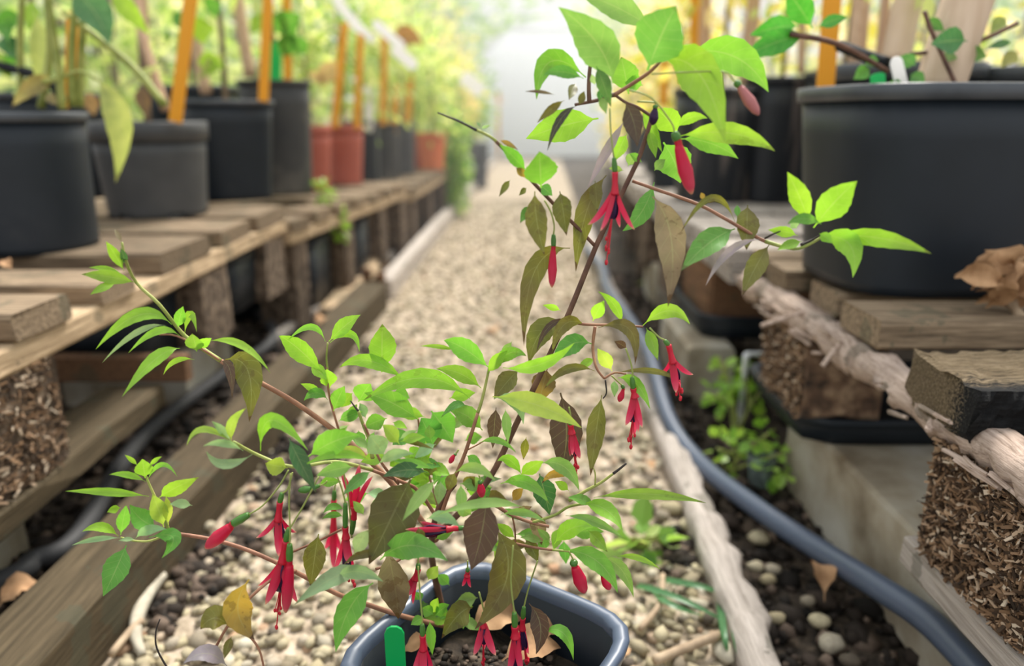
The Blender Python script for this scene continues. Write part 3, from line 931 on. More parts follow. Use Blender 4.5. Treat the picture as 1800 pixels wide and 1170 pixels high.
# left bench, front row (label, px, rim y, d centre ...)
pA = pot('large black round pot at the left edge, with thin green stems and a drooping leaf', (-.925, 1.43), .40, .253, .117, .108, M['blackplastic'], lip=.016)
pB = pot('grey round pot with a banded rim, second pot on the near left bench', (-.915, 1.93), .40, .232, .133, .118, M['greyplastic'], lip=.045, lipw=.007, feet=True)
pC = pot('black square pot third along the left bench, streaked with dust on its right corner', (-.865, 2.33), .40, .288, .128, .105, M['blackplastic'], ex=4, rot=.5, lip=.014)
pD = pot('tall dusty black pot just before the red pots on the left', (-.80, 2.62), .385, .37, .115, .1, M['dustyplastic'], ex=3, rot=.3, lip=.012)
pE = pot('first red terracotta coloured pot on the left, nearer of the two', (-.82, 3.08), .35, .255, .088, .072, M['terracotta'], lip=.035, lipw=.004)
pF = pot('second red terracotta coloured pot on the left, just behind the first', (-.74, 3.36), .35, .255, .085, .07, M['terracotta'], lip=.035, lipw=.004)
pG = pot('slim black pot on the left just beyond the two red pots', (-.72, 3.68), .32, .30, .078, .068, M['blackplastic'], ex=4)
pH = pot('light grey pot beyond the slim black one on the left', (-.655, 3.96), .32, .28, .072, .06, M['dustyplastic'])
pI = pot('dark grey pot just before the orange pots on the left', (-.625, 4.3), .32, .28, .08, .07, M['greyplastic'], ex=4)
pJ = pot('reddish pot half hidden behind the orange pot on the left', (-.60, 4.72), .32, .21, .07, .06, M['terracotta'])
pK = pot('bright orange pot on the far left bench beside the hanging greenery', (-.49, 4.66), .32, .22, .085, .07, M['orangepot'], lip=.03)
# left bench, back row
pL = pot('black pot in the back row behind the big left pot', (-1.38, 1.75), .40, .30, .16, .14, M['blackplastic'])
pM = pot('black pot in the back row behind the grey banded pot', (-1.42, 2.35), .40, .31, .17, .15, M['blackplastic'])
pN = pot('black pot in the back row beyond the square pot, holding a wooden cane', (-1.15, 2.8), .385, .36, .15, .13, M['blackplastic'], ex=4)
# ground pots far left
pO = pot('dark pot standing low at the far left end of the path', (-.42, 6.0), .2, .26, .13, .11, M['dustyplastic'])
pP = pot('farthest dark pot at the left where the path ends', (-.36, 6.9), .0, .4, .15, .13, M['blackplastic'])
# right bench
pQ = pot('big black square pot on the near right bench, holding a thick pale stake', (.618, 1.135), .405, .283, .162, .137, M['blackplastic'], ex=3.6, rot=.06, lip=.02, lipw=.007, soil=.03)
pR = pot('black pot at the right edge beside the big square pot', (1.0, 1.2), .405, .27, .15, .125, M['blackplastic'], lip=.02)
pS = pot('tall black pot just behind the left corner of the big square pot', (.80, 1.62), .385, .36, .15, .13, M['blackplastic'], lip=.03, lipw=.01)
pT = pot('wide black pot behind the big square pot at the far right', (1.10, 1.66), .40, .34, .19, .16, M['blackplastic'], lip=.03, lipw=.01)
pU = pot('large black pot on the right behind the fuchsia, left one of three', (.645, 2.42), .385, .34, .13, .11, M['streakplastic'], ex=3)
pV = pot('dusty streaked black pot on the right, middle one of the three behind the fuchsia', (.82, 2.38), .385, .37, .1, .085, M['streakplastic'], ex=3)
pW = pot('narrow black pot on the right, touching the left side of the big square pot', (.93, 2.2), .385, .38, .09, .08, M['blackplastic'], ex=3)
pX = pot('small dark pot far along the right bench, left of the three tall pots', (.66, 3.1), .36, .3, .1, .085, M['blackplastic'])
pY = pot('distant dark pot on the right bench near the end of the path', (.78, 3.9), .36, .28, .11, .095, M['blackplastic'])
pZ = pot('most distant pot on the right bench, under yellow blossom', (.86, 5.0), .34, .3, .12, .1, M['blackplastic'])

# the plants in them
top = lambda t, h: WORLD[t.name] + V((0, 0, h))
# A: bare green stems, one long drooping pale leaf, a big dark leaf above
for a in (((72, 190), (88, 90), (80, -20), 1.42), ((110, 192), (100, 100), (82, -20), 1.40), ((128, 188), (126, 90), (135, -20), 1.44), ((140, 188), (143, 100), (150, -15), 1.45), ((38, 175), (35, 80), (40, -20), 1.5), ((290, 185), (225, 110), (110, 20), 1.45), ((28, 170), (60, 150), (95, 140), 1.4)):
    stem(pA, [at(*a[0], a[3]), at(*a[1], a[3]), at(*a[2], a[3] - .02)], [.0075, .0065, .005])
stem(pA, [at(112, 135, 1.4), at(140, 125, 1.38), at(170, 140, 1.36)], .003)
leafpx(pA, (165, 135), (203, 322), 46, 1.36, 1.33, FR((.52, .6, .18), .8), mid=(208, 210))
leafpx(pA, (120, -25), (192, 78), 62, 1.40, 1.36, FR((.10, .26, .1)), mid=(165, 20))
leafpx(pA, (190, -15), (262, 62), 34, 1.5, 1.5, FR(LI))
leafpx(pA, (60, 20), (62, 150), 36, 1.46, 1.44, FR(PALE), mid=(72, 90))
leafpx(pA, (100, 140), (20, 190), 30, 1.4, 1.36, FR((.5, .42, .16), .6), mid=(60, 150))
leafpx(pA, (80, 165), (100, 185), 18, 1.38, 1.37, FR((.5, .42, .16), .6))
for i, (b, t_, w, c) in enumerate((((0, 20), (15, 75), 30, MI), ((5, 60), (30, 110), 36, DA), ((40, 30), (-10, 40), 30, MI), ((10, 120), (40, 105), 34, MI), ((60, 0), (50, 55), 24, LI), ((-10, 90), (20, 140), 30, LI))):
    leafpx(pA, b, t_, w, 1.55, 1.52, FR(c))
# B: a leafy grey stem and withered leaves over the rim
leafpx(pB, (245, 150), (258, 210), 26, 1.88, 1.86, FR((.45, .27, .12), .5))
leafpx(pB, (155, 160), (165, 205), 26, 1.84, 1.84, FR((.45, .27, .14), .5))
leafpx(pB, (205, 165), (290, 115), 14, 1.86, 1.9, FR((.5, .58, .3)), mid=(250, 130))
stem(pB, [at(292, 195, 1.9), at(250, 60, 1.92), at(240, -30, 1.95)], [.012, .011, .01], 'bamboo', 'stake')
stem(pC, [at(362, 165, 2.3), at(345, 80, 2.32), at(335, 20, 2.35)], [.018, .017, .016], 'bamboo', 'stake')
for b, t_, w, c in (((330, 60), (380, 50), 44, LI), ((345, 110), (395, 120), 40, LI), ((360, 20), (390, 5), 34, MI), ((300, 20), (340, 60), 30, MI), ((395, 95), (350, 140), 26, PALE)):
    leafpx(pC, b, t_, w, 2.25, 2.22, FR(c))
stem(pN, [at(440, 135, 2.7), at(425, 50, 2.72), at(415, -30, 2.75)], [.022, .021, .02], 'bamboo', 'stake')
for b, t_, w, c in (((480, 60), (530, 25), 46, MI), ((490, 100), (520, 60), 34, MI), ((540, 100), (510, 60), 30, MI), ((470, 20), (440, 60), 30, LI)):
    leafpx(pD, b, t_, w, 2.55, 2.5, FR(c))
for b, t_, w in (((565, 150), (590, 105), 34), ((575, 150), (540, 125), 20)):
    leafpx(pE, b, t_, w, 2.95, 2.9, FR((.55, .4, .25), .9))
leafpx(pH, (690, 75), (745, 80), 36, 3.85, 3.8, FR((.30, .14, .05)), mid=(716, 62))
for k, (t, h, n_, s, mat, hs) in enumerate(((pB, .75, 40, .06, 'bggreen', (.16, .16, .25)), (pC, .8, 60, .05, 'bgleaf', (.14, .14, .3)), (pD, .85, 110, .05, 'bgleaf', (.14, .14, .3)), (pE, .55, 420, .036, 'bgleaf', (.09, .09, .26)),
                                             (pF, .6, 420, .036, 'bggreen', (.09, .09, .3)), (pG, .65, 420, .045, 'bgleaf', (.12, .12, .34)), (pH, .65, 380, .045, 'bgleaf', (.1, .1, .34)), (pI, .7, 420, .05, 'bgleaf', (.14, .14, .36)),
                                             (pJ, .55, 380, .05, 'bgleaf', (.12, .12, .3)), (pK, .5, 480, .045, 'bgleaf', (.13, .13, .26)), (pO, .6, 500, .05, 'bgyellow', (.15, .15, .3)), (pP, .75, 500, .06, 'bggreen', (.15, .15, .3)),
                                             (pL, 1.0, 110, .07, 'bgleaf', (.2, .2, .4)), (pM, 1.0, 120, .07, 'bgleaf', (.2, .2, .4)), (pN, 1.0, 130, .07, 'bgleaf', (.2, .2, .4)))):
    c = top(t, h)
    stem(t, [top(t, .2), top(t, h * .7) + V((.01, .01, 0)), top(t, h * 1.2)], [.009, .008, .005], 'bark')
    foliage(t, [(tuple(c), hs)], s, n_, mat, 100 + k)
# right plants
S_ = lambda pts, rad, t, mat, nm='stake': stem(t, pts, rad, mat, nm)
S_([at(1648, 170, 1.08), at(1690, 40, 1.09), at(1722, -60, 1.10)], [.0335, .0335, .033], pQ, 'palewood')
S_([at(1572, 115, 1.6), at(1592, 20, 1.62), at(1610, -50, 1.64)], [.030, .030, .029], pS, 'palewood')
S_([at(1505, 115, 1.68), at(1512, 30, 1.7), at(1518, -50, 1.72)], [.018, .018, .018], pS, 'bamboo')
S_([at(1312, 150, 2.4), at(1322, 40, 2.42), at(1330, -50, 2.45)], [.022, .022, .02], pV, 'bamboo')
S_([at(1235, 175, 2.5), at(1238, 60, 2.52), at(1240, -50, 2.55)], [.020, .020, .02], pU, 'bamboo')
stem(pQ, [at(1690, 170, 1.03), at(1640, 60, 1.05), at(1625, 20, 1.06)], .003, 'stem')
stem(pQ, [at(1560, 125, 1.05), at(1475, 78, 1.0), at(1390, 60, .97)], .0035, 'stem')
stem(pQ, [at(1600, 95, 1.1), at(1700, 80, 1.08), at(1790, 40, 1.06)], .003, 'stem')
for b, t_, w, dd, c in (((1420, 60), (1300, 105), 42, .96, (.08, .4, .05)), ((1405, 45), (1318, 62), 40, .98, (.09, .42, .06)), ((1428, 50), (1380, -20), 46, .98, (.08, .38, .05)), ((1437, 48), (1490, 30), 22, .97, (.06, .25, .06)),
                        ((1700, 72), (1636, 78), 46, 1.0, (.07, .22, .09)), ((1780, 75), (1735, 85), 14, 1.03, (.08, .22, .08)), ((1530, 120), (1500, 140), 26, 1.03, (.14, .4, .08)), ((1545, 105), (1520, 115), 22, 1.04, (.1, .3, .07)),
                        ((1600, 130), (1625, 150), 26, 1.03, (.12, .34, .09)), ((1610, 115), (1580, 100), 26, 1.05, (.1, .28, .1)), ((1560, 145), (1590, 155), 18, 1.02, (.1, .3, .08)), ((1690, 95), (1735, 100), 30, 1.05, (.2, .4, .12)),
                        ((1680, 90), (1660, 110), 24, 1.04, (.2, .36, .1)), ((1625, 35), (1660, 55), 22, 1.06, (.1, .28, .07)), ((1770, 30), (1740, 60), 26, 1.1, (.36, .46, .12)), ((1790, 90), (1760, 120), 26, 1.1, (.4, .4, .12))):
    leafpx(pQ, b, t_, w, dd + .02, dd, FR(c))
for k, (t, h, n_, s, mat, hs) in enumerate(((pR, .6, 200, .05, 'bgyellow', (.15, .15, .3)), (pS, .85, 160, .05, 'bgleaf', (.2, .2, .35)), (pT, .85, 160, .05, 'bgleaf', (.25, .25, .35)), (pU, .85, 190, .055, 'bgyellow', (.2, .2, .35)),
                                             (pV, .85, 180, .05, 'bgleaf', (.18, .18, .35)), (pW, .85, 180, .05, 'bgyellow', (.18, .18, .35)), (pX, .6, 380, .05, 'bgyellow', (.16, .16, .28)), (pY, .55, 420, .05, 'bgyellow', (.2, .2, .25)), (pZ, .55, 480, .05, 'bgyellow', (.2, .2, .25)))):
    c = top(t, h)
    stem(t, [top(t, .2), top(t, h * .7) + V((.01, .01, 0)), top(t, h * 1.25)], [.008, .007, .005], 'bark')
    foliage(t, [(tuple(c), hs)], s, n_, mat, 140 + k)
# trailing plant hanging over the third left bench
hp = thing('hanging_plant', (-.40, 5.0, .2), 'tall trailing green plant hanging down beside the orange pot, far left', 'plant')
stem(hp, [(-.40, 5.05, .0), (-.41, 5.05, .3), (-.40, 5.0, .62)], .012, 'bark')
foliage(hp, [((-.40, 5.0, .45), (.1, .1, .3)), ((-.40, 4.95, .25), (.09, .09, .22))], .045, 1500, 'bggreen', 77)
# small plants sprouting at the edge of the second left bench
for k, (px, py, d, lab) in enumerate(((596, 395, 2.6, 'little green weed hanging from the edge of the second left bench'), (570, 338, 2.6, 'small pale seedling at the foot of the first red pot'))):
    c = at(px, py, d)
    t = thing('weed', c, lab, 'weed')
    stem(t, [c + V((0, 0, -.03)), c, c + V((0, 0, .03))], .003)
    foliage(t, [(tuple(c), (.018, .018, .05))], .028, 40, 'weed', 60 + k)

# ------------------------------------------------------------------ canes and labels standing in the pots
def cane(label, p, q, d, w, mat='orangecane', name='garden_cane', d2=None, flat_=True):
    A, B = at(*p, d), at(*q, d2 or d)
    W = w * depth(*p, d) / F
    m = MB()
    if flat_: m.beam(A, B, W, W * .35, .002, 4, .0003, up=(0, -1, 0))
    else: m.tube([A, (A + B) / 2, B], W / 2, 9)
    return single(name, m, M[mat], label, 'cane', org=A)


cane('broad orange cane standing in the grey banded pot', (308, 214), (340, -40), 1.82, 22)
cane('orange cane at the right edge of the square black pot', (463, 178), (472, -30), 2.2, 17)
cane('orange cane standing in the tall dusty pot on the left', (506, 142), (504, -30), 2.55, 14)
cane('left one of two thin orange canes behind the stems of the big left pot', (117, 190), (122, 20), 1.5, 9)
cane('right one of two thin orange canes behind the stems of the big left pot', (129, 185), (134, 30), 1.52, 9)
cane('slanting orange cane in the first red pot', (588, 224), (606, 40), 3.02, 13)
cane('orange cane in the second red pot', (627, 226), (634, 60), 3.3, 12)
cane('orange cane in the slim black pot', (673, 220), (676, 60), 3.66, 11)
cane('short orange cane in the light grey pot', (691, 236), (697, 150), 3.93, 12)
cane('faint orange cane in the dark grey pot', (716, 215), (722, 130), 4.25, 12)
cane('broad orange cane behind the left corner of the big square pot', (1450, 160), (1466, -40), 1.32, 30)
cane('orange cane among the tall black pots on the right, in the left one', (1218, 180), (1222, -30), 2.42, 15)
cane('thin orange cane far along the right bench', (1166, 185), (1168, 100), 3.05, 14)
cane('upright pinkish wooden cane behind the grey banded pot', (255, 122), (246, -40), 2.3, 20, 'bamboo', flat_=False)
cane('slim wooden cane in front of the wide black pot on the right', (1545, 120), (1560, -40), 1.66, 16, 'bamboo', flat_=False)
cane('dull wooden cane at the back behind the tall right pots', (1408, 130), (1412, -40), 2.3, 14, 'bamboo', flat_=False)


cane('thin orange cane at the far end of the path, under the farthest white label', (876, 276), (876, 160), 11.105, 6)


def tag(label, p, q, d, w, mat, d2=None, name='plant_label'):
    A, B = at(*p, d), at(*q, d2 or d)
    W = w * depth(*p, d) / F
    t = (B - A).normalized(); n_ = V((0, -1, .1)); s = t.cross(n_).normalized()
    m = MB()
    out = [(-.5, 0), (-.5, .86), (-.38, .95), (-.15, 1), (.15, 1), (.38, .95), (.5, .86), (.5, 0), (.0, -.12)]
    L = (B - A).length
    fr = [A + s * (x * W) + t * (y * L) for x, y in out]
    bk = [p_ + V((0, .0022, 0)) for p_ in fr]
    k = len(fr)
    m.add(fr + bk, [tuple(range(k)), tuple(reversed(range(k, 2 * k)))] + [(i, k + i, k + (i + 1) % k, (i + 1) % k) for i in range(k)])
    return single(name, m, M[mat], label, 'plant label', org=A, smooth=False)


tag('bright green plant label in the black pot beyond the square pot', (484, 150), (485, 72), 2.6, 20, 'brighttag')
tag('green plant label in the big square pot, beside the white one', (1545, 162), (1543, 128), 1.04, 26, 'brighttag')
tag('white pointed plant label in the big square pot', (1590, 168), (1574, 100), 1.03, 22, 'whitetag')
tag('pale aqua label in a pot on the far left bench', (650, 225), (645, 150), 3.6, 14, 'whitetag')
for (p, q, d, w, lab) in (((632, 52), (586, -6), 2.9, 17, 'long white label strip slanting above the red pots, upper left one'), ((655, 70), (620, 35), 2.95, 13, 'white label strip hanging at the lower end of the upper left one'),
                          ((706, 82), (656, 38), 3.0, 17, 'white label strip slanting beside the brown leaf, upper part'), ((728, 116), (690, 82), 3.05, 20, 'white label strip slanting beneath the brown leaf, lower end'),
                          ((846, 160), (812, 132), 4.6, 26, 'blurred white label far along the left bench'), ((885, 184), (866, 168), 11.1, 22, 'farthest small white label on the left')):
    tag(lab, p, q, d, w, 'whitetag')
e = MB().tube([at(1476, 80, 1.2), at(1520, 98, 1.15), at(1560, 112, 1.12)], .009, 10)
single('black_pipe', e, M['pipe'], 'short black irrigation pipe slanting behind the rim of the big square pot', 'pipe', org=at(1520, 98, 1.15))
e = MB().tube([at(-20, 112, 1.55), at(40, 125, 1.5), at(85, 142, 1.46), at(110, 175, 1.44)], .009, 10)
single('black_pipe', e, M['pipe'], 'black irrigation pipe dipping into the big left pot', 'pipe', org=at(40, 125, 1.5))

# ------------------------------------------------------------------ the fuchsia in its pot
D0 = 0.60
fx = thing('potted_fuchsia', (-.02, .538, 0), 'fuchsia with hanging red and purple flowers in a black square pot on the gravel', 'potted plant')
q = V((-.02, .538, 0)); rt, rb, h = .097, .075, .21
rot = -.59
m = MB().loft(q, [(0, .001), (0, rb), (.05, rb + .006), (.1, rb + .0115), (.15, rb + .017), (h - .012, rt - .001), (h - .012, rt - .007), (.15, rb + .011), (.11, rb + .006)], 44, 5, rot)
obj('pot_body', m, M['blackplastic'], fx)
m = MB().loft(q, [(h - .014, rt - .006), (h - .014, rt + .004), (h - .003, rt + .006), (h, rt + .0045), (h + .001, rt), (h - .002, rt - .006), (h - .014, rt - .006)], 44, 5, rot, close=False)
obj('rim', m, M['hose'], fx)
m = MB().loft(q, [(.145, rb + .0125), (.152, .07), (.155, .04), (.155, .001)], 44, 5, rot)
m.v = [(a, b, z + rnd.uniform(-.003, .003)) for a, b, z in m.v]
soil = obj('soil', m, M['soil'], fx)
pts = [(q.x + rnd.uniform(-.06, .06), q.y + rnd.uniform(-.06, .06), .156) for k in range(420)]
props(obj('soil_crumbs', scatter(clods, pts, [rnd.choice([.002, .003, .0045]) for p in pts], 9), M['clod'], soil), kind='stuff')
for k, (px, py, s) in enumerate(((880, 1095, .03), (960, 1120, .02), (935, 1150, .028), (700, 1130, .02), (725, 1145, .018))):
    p = onz(px, py, .165)
    obj('dry_leaf', MB().blade(p - V((s, s * .3, 0)), p + V((0, 0, .012)), p + V((s, s * .3, 0)), s * 1.2, V((.2, -.4, 1)), fold=.3, wave=.3, ph=k), M['dryleaf'], soil)
tag('green plastic plant label standing in the pot of the fuchsia', (697, 1190), (692, 1102), .50, 34, 'greentag')

SC = {'g': 'greenstem', 'b': 'stem', 't': 'twig', 'd': 'deadtwig'}
BR = [
    ('b', 'stem', 14, 9, (785, 1098, 2, 770, 1040, 2, 758, 960, 1, 772, 890, 0, 800, 850, 0)),
    ('b', 'stem', 12, 8, (768, 940, 1, 815, 893, 1, 862, 838, 1, 905, 750, 1, 945, 668, 0, 1000, 550, 0, 1048, 432, 0, 1092, 342, 0, 1125, 272, 0, 1146, 205, 0)),
    ('b', 'branch', 6, 5, (1146, 205, 0, 1120, 188, 0, 1100, 180, 0, 1080, 166, 0)),
    ('t', 'branch', 8, 5, (1078, 168, 0, 1110, 148, 0, 1140, 128, -1, 1163, 106, -2)),
    ('b', 'branch', 8, 5, (1080, 166, 0, 1050, 176, 0, 1032, 180, 0, 1010, 184, 0)),
    ('b', 'dead_shoot', 9, 5, (1036, 180, 0, 1035, 150, 0, 1038, 112, 0, 1046, 84, 0)),
    ('b', 'branch', 7, 6, (1046, 432, 0, 1010, 395, 0, 975, 360, -1, 935, 318, -2, 905, 283, -2, 872, 248, -3)),
    ('g', 'branch', 7, 5, (935, 318, -2, 905, 283, -2, 870, 246, -3, 838, 228, -3)),
    ('d', 'dead_shoot', 5, 2.5, (838, 229, -3, 815, 217, -3, 795, 208, -3, 769, 198, -3)),
    ('t', 'branch', 6, 6, (1112, 318, 0, 1160, 335, -1, 1230, 360, -2, 1290, 393, -3, 1345, 424, -3, 1395, 436, -4)),
    ('g', 'branch', 7, 4, (1345, 424, -3, 1395, 437, -4, 1425, 428, -4, 1450, 412, -4)),
    ('d', 'dead_shoot', 4, 2, (1345, 418, -3, 1358, 412, -4, 1372, 406, -4)),
    ('d', 'dead_shoot', 5, 2, (1408, 430, -4, 1430, 420, -4, 1448, 410, -5)),
    ('t', 'branch', 6, 3.5, (992, 563, 0, 1030, 570, -1, 1080, 571, -2, 1130, 574, -2)),
    ('t', 'branch', 6, 4, (1046, 574, -1, 1042, 610, -1, 1048, 645, -2, 1062, 665, -2)),
    ('t', 'branch', 4, 3, (1062, 665, -2, 1080, 655, -2, 1100, 657, -3)),
    ('d', 'dead_shoot', 3, 2, (1064, 668, -2, 1066, 690, -2, 1060, 700, -2)),
    # long branch to the upper left
    ('t', 'branch', 11, 8, (768, 950, 1, 700, 862, 1, 640, 800, 1, 590, 758, 1, 520, 708, 0, 450, 668, -1, 388, 634, -2)),
    ('g', 'branch', 8, 4, (388, 634, -2, 345, 605, -2, 318, 583, -2, 280, 535, -3, 240, 497, -3, 222, 460, -4, 214, 425, -4)),
    ('t', 'branch', 4, 3, (388, 634, -2, 350, 610, -3, 310, 590, -3, 280, 588, -3)),
    # long branch to the lower left
    ('t', 'branch', 9, 6, (782, 1100, 0, 710, 1083, -2, 640, 1060, -3, 590, 1042, -4, 520, 1005, -5, 440, 968, -5, 370, 947, -5, 298, 936, -6)),
    ('g', 'branch', 5, 3, (298, 934, -6, 280, 890, -6, 262, 850, -6, 255, 832, -6)),
    ('g', 'branch', 4, 3, (298, 936, -6, 265, 950, -6, 236, 950, -6, 212, 944, -6)),
    # mid left branch
    ('t', 'branch', 7, 6, (765, 905, -1, 735, 862, -2, 705, 846, -3, 655, 826, -4)),
    ('g', 'branch', 6, 5, (655, 826, -4, 590, 811, -5, 515, 820, -6, 455, 800, -6, 410, 776, -7)),
    ('t', 'branch', 5, 4, (700, 850, -3, 672, 815, -5, 655, 780, -5, 640, 745, -5)),
    ('g', 'branch', 7, 5, (655, 805, -4, 650, 775, -4, 638, 745, -4, 630, 722, -4)),
    ('d', 'dead_shoot', 4, 2, (630, 722, -4, 624, 715, -4, 616, 704, -4)),
    # centre upright
    ('t', 'branch', 8, 6, (775, 905, 0, 795, 850, -1, 818, 795, -2, 840, 725, -2)),
    ('g', 'branch', 6, 4, (840, 725, -2, 848, 700, -2, 856, 665, -2, 860, 645, -2)),
    ('t', 'branch', 3, 2, (822, 790, -2, 838, 782, -2, 850, 775, -3)),
    # right hand side
    ('t', 'branch', 7, 5, (800, 895, -2, 850, 880, -4, 900, 905, -4, 935, 918, -4, 965, 925, -4)),
    ('g', 'branch', 5, 4, (935, 918, -4, 975, 905, -4, 1000, 890, -4, 1030, 885, -5)),
    ('g', 'branch', 6, 4, (1000, 880, -3, 1030, 862, -3, 1056, 848, -3, 1078, 832, -3)),
    ('d', 'dead_shoot', 5, 3, (1078, 832, -3, 1090, 823, -3, 1101, 814, -3)),
    ('g', 'shoot', 3, 2, (1046, 852, -3, 1046, 830, -3, 1038, 814, -3)),
    ('t', 'branch', 5, 4, (905, 955, -4, 940, 962, -5, 970, 966, -5)),
    ('g', 'branch', 4, 3, (970, 966, -5, 1010, 970, -5, 1050, 980, -5)),
    ('t', 'branch', 3, 3, (900, 905, -4, 905, 930, -4, 906, 958, -4)),
    ('t', 'branch', 5, 4, (660, 1000, -5, 700, 985, -4, 740, 950, -3)),
    ('t', 'branch', 4, 4, (513, 970, -5, 560, 950, -4, 600, 930, -4)),
    # back left shoots
    ('t', 'branch', 5, 4, (600, 770, 3, 588, 730, 3, 578, 690, 3, 575, 645, 3)),
    ('g', 'branch', 4, 3, (577, 660, 3, 574, 630, 3, 576, 602, 3)),
    ('t', 'branch', 4, 4, (770, 890, 1, 745, 800, 3, 735, 735, 3)),
    # bottom left twig
    ('t', 'branch', 5, 4, (520, 1003, -5, 478, 1018, -8, 430, 1060, -10, 400, 1100, -10, 375, 1145, -10)),
    ('t', 'branch', 4, 3, (402, 1100, -10, 430, 1110, -10, 455, 1140, -10, 465, 1180, -10)),
    ('d', 'dead_shoot', 3, 2, (298, 1180, -9, 276, 1140, -9, 274, 1110, -9, 281, 1088, -9)),
]
for c, nm, w0, w1, pl in BR:
    pts = [at(pl[i], pl[i + 1], D0 + pl[i + 2] / 100) for i in range(0, len(pl), 3)]
    k = len(pts)
    rad = [(w0 + (w1 - w0) * i / (k - 1)) / 2 * depth(pl[3 * i], pl[3 * i + 1], D0) / F for i in range(k)]
    obj(nm, MB().tube(pts, rad, 8, True, 4), M[SC[c]], fx)

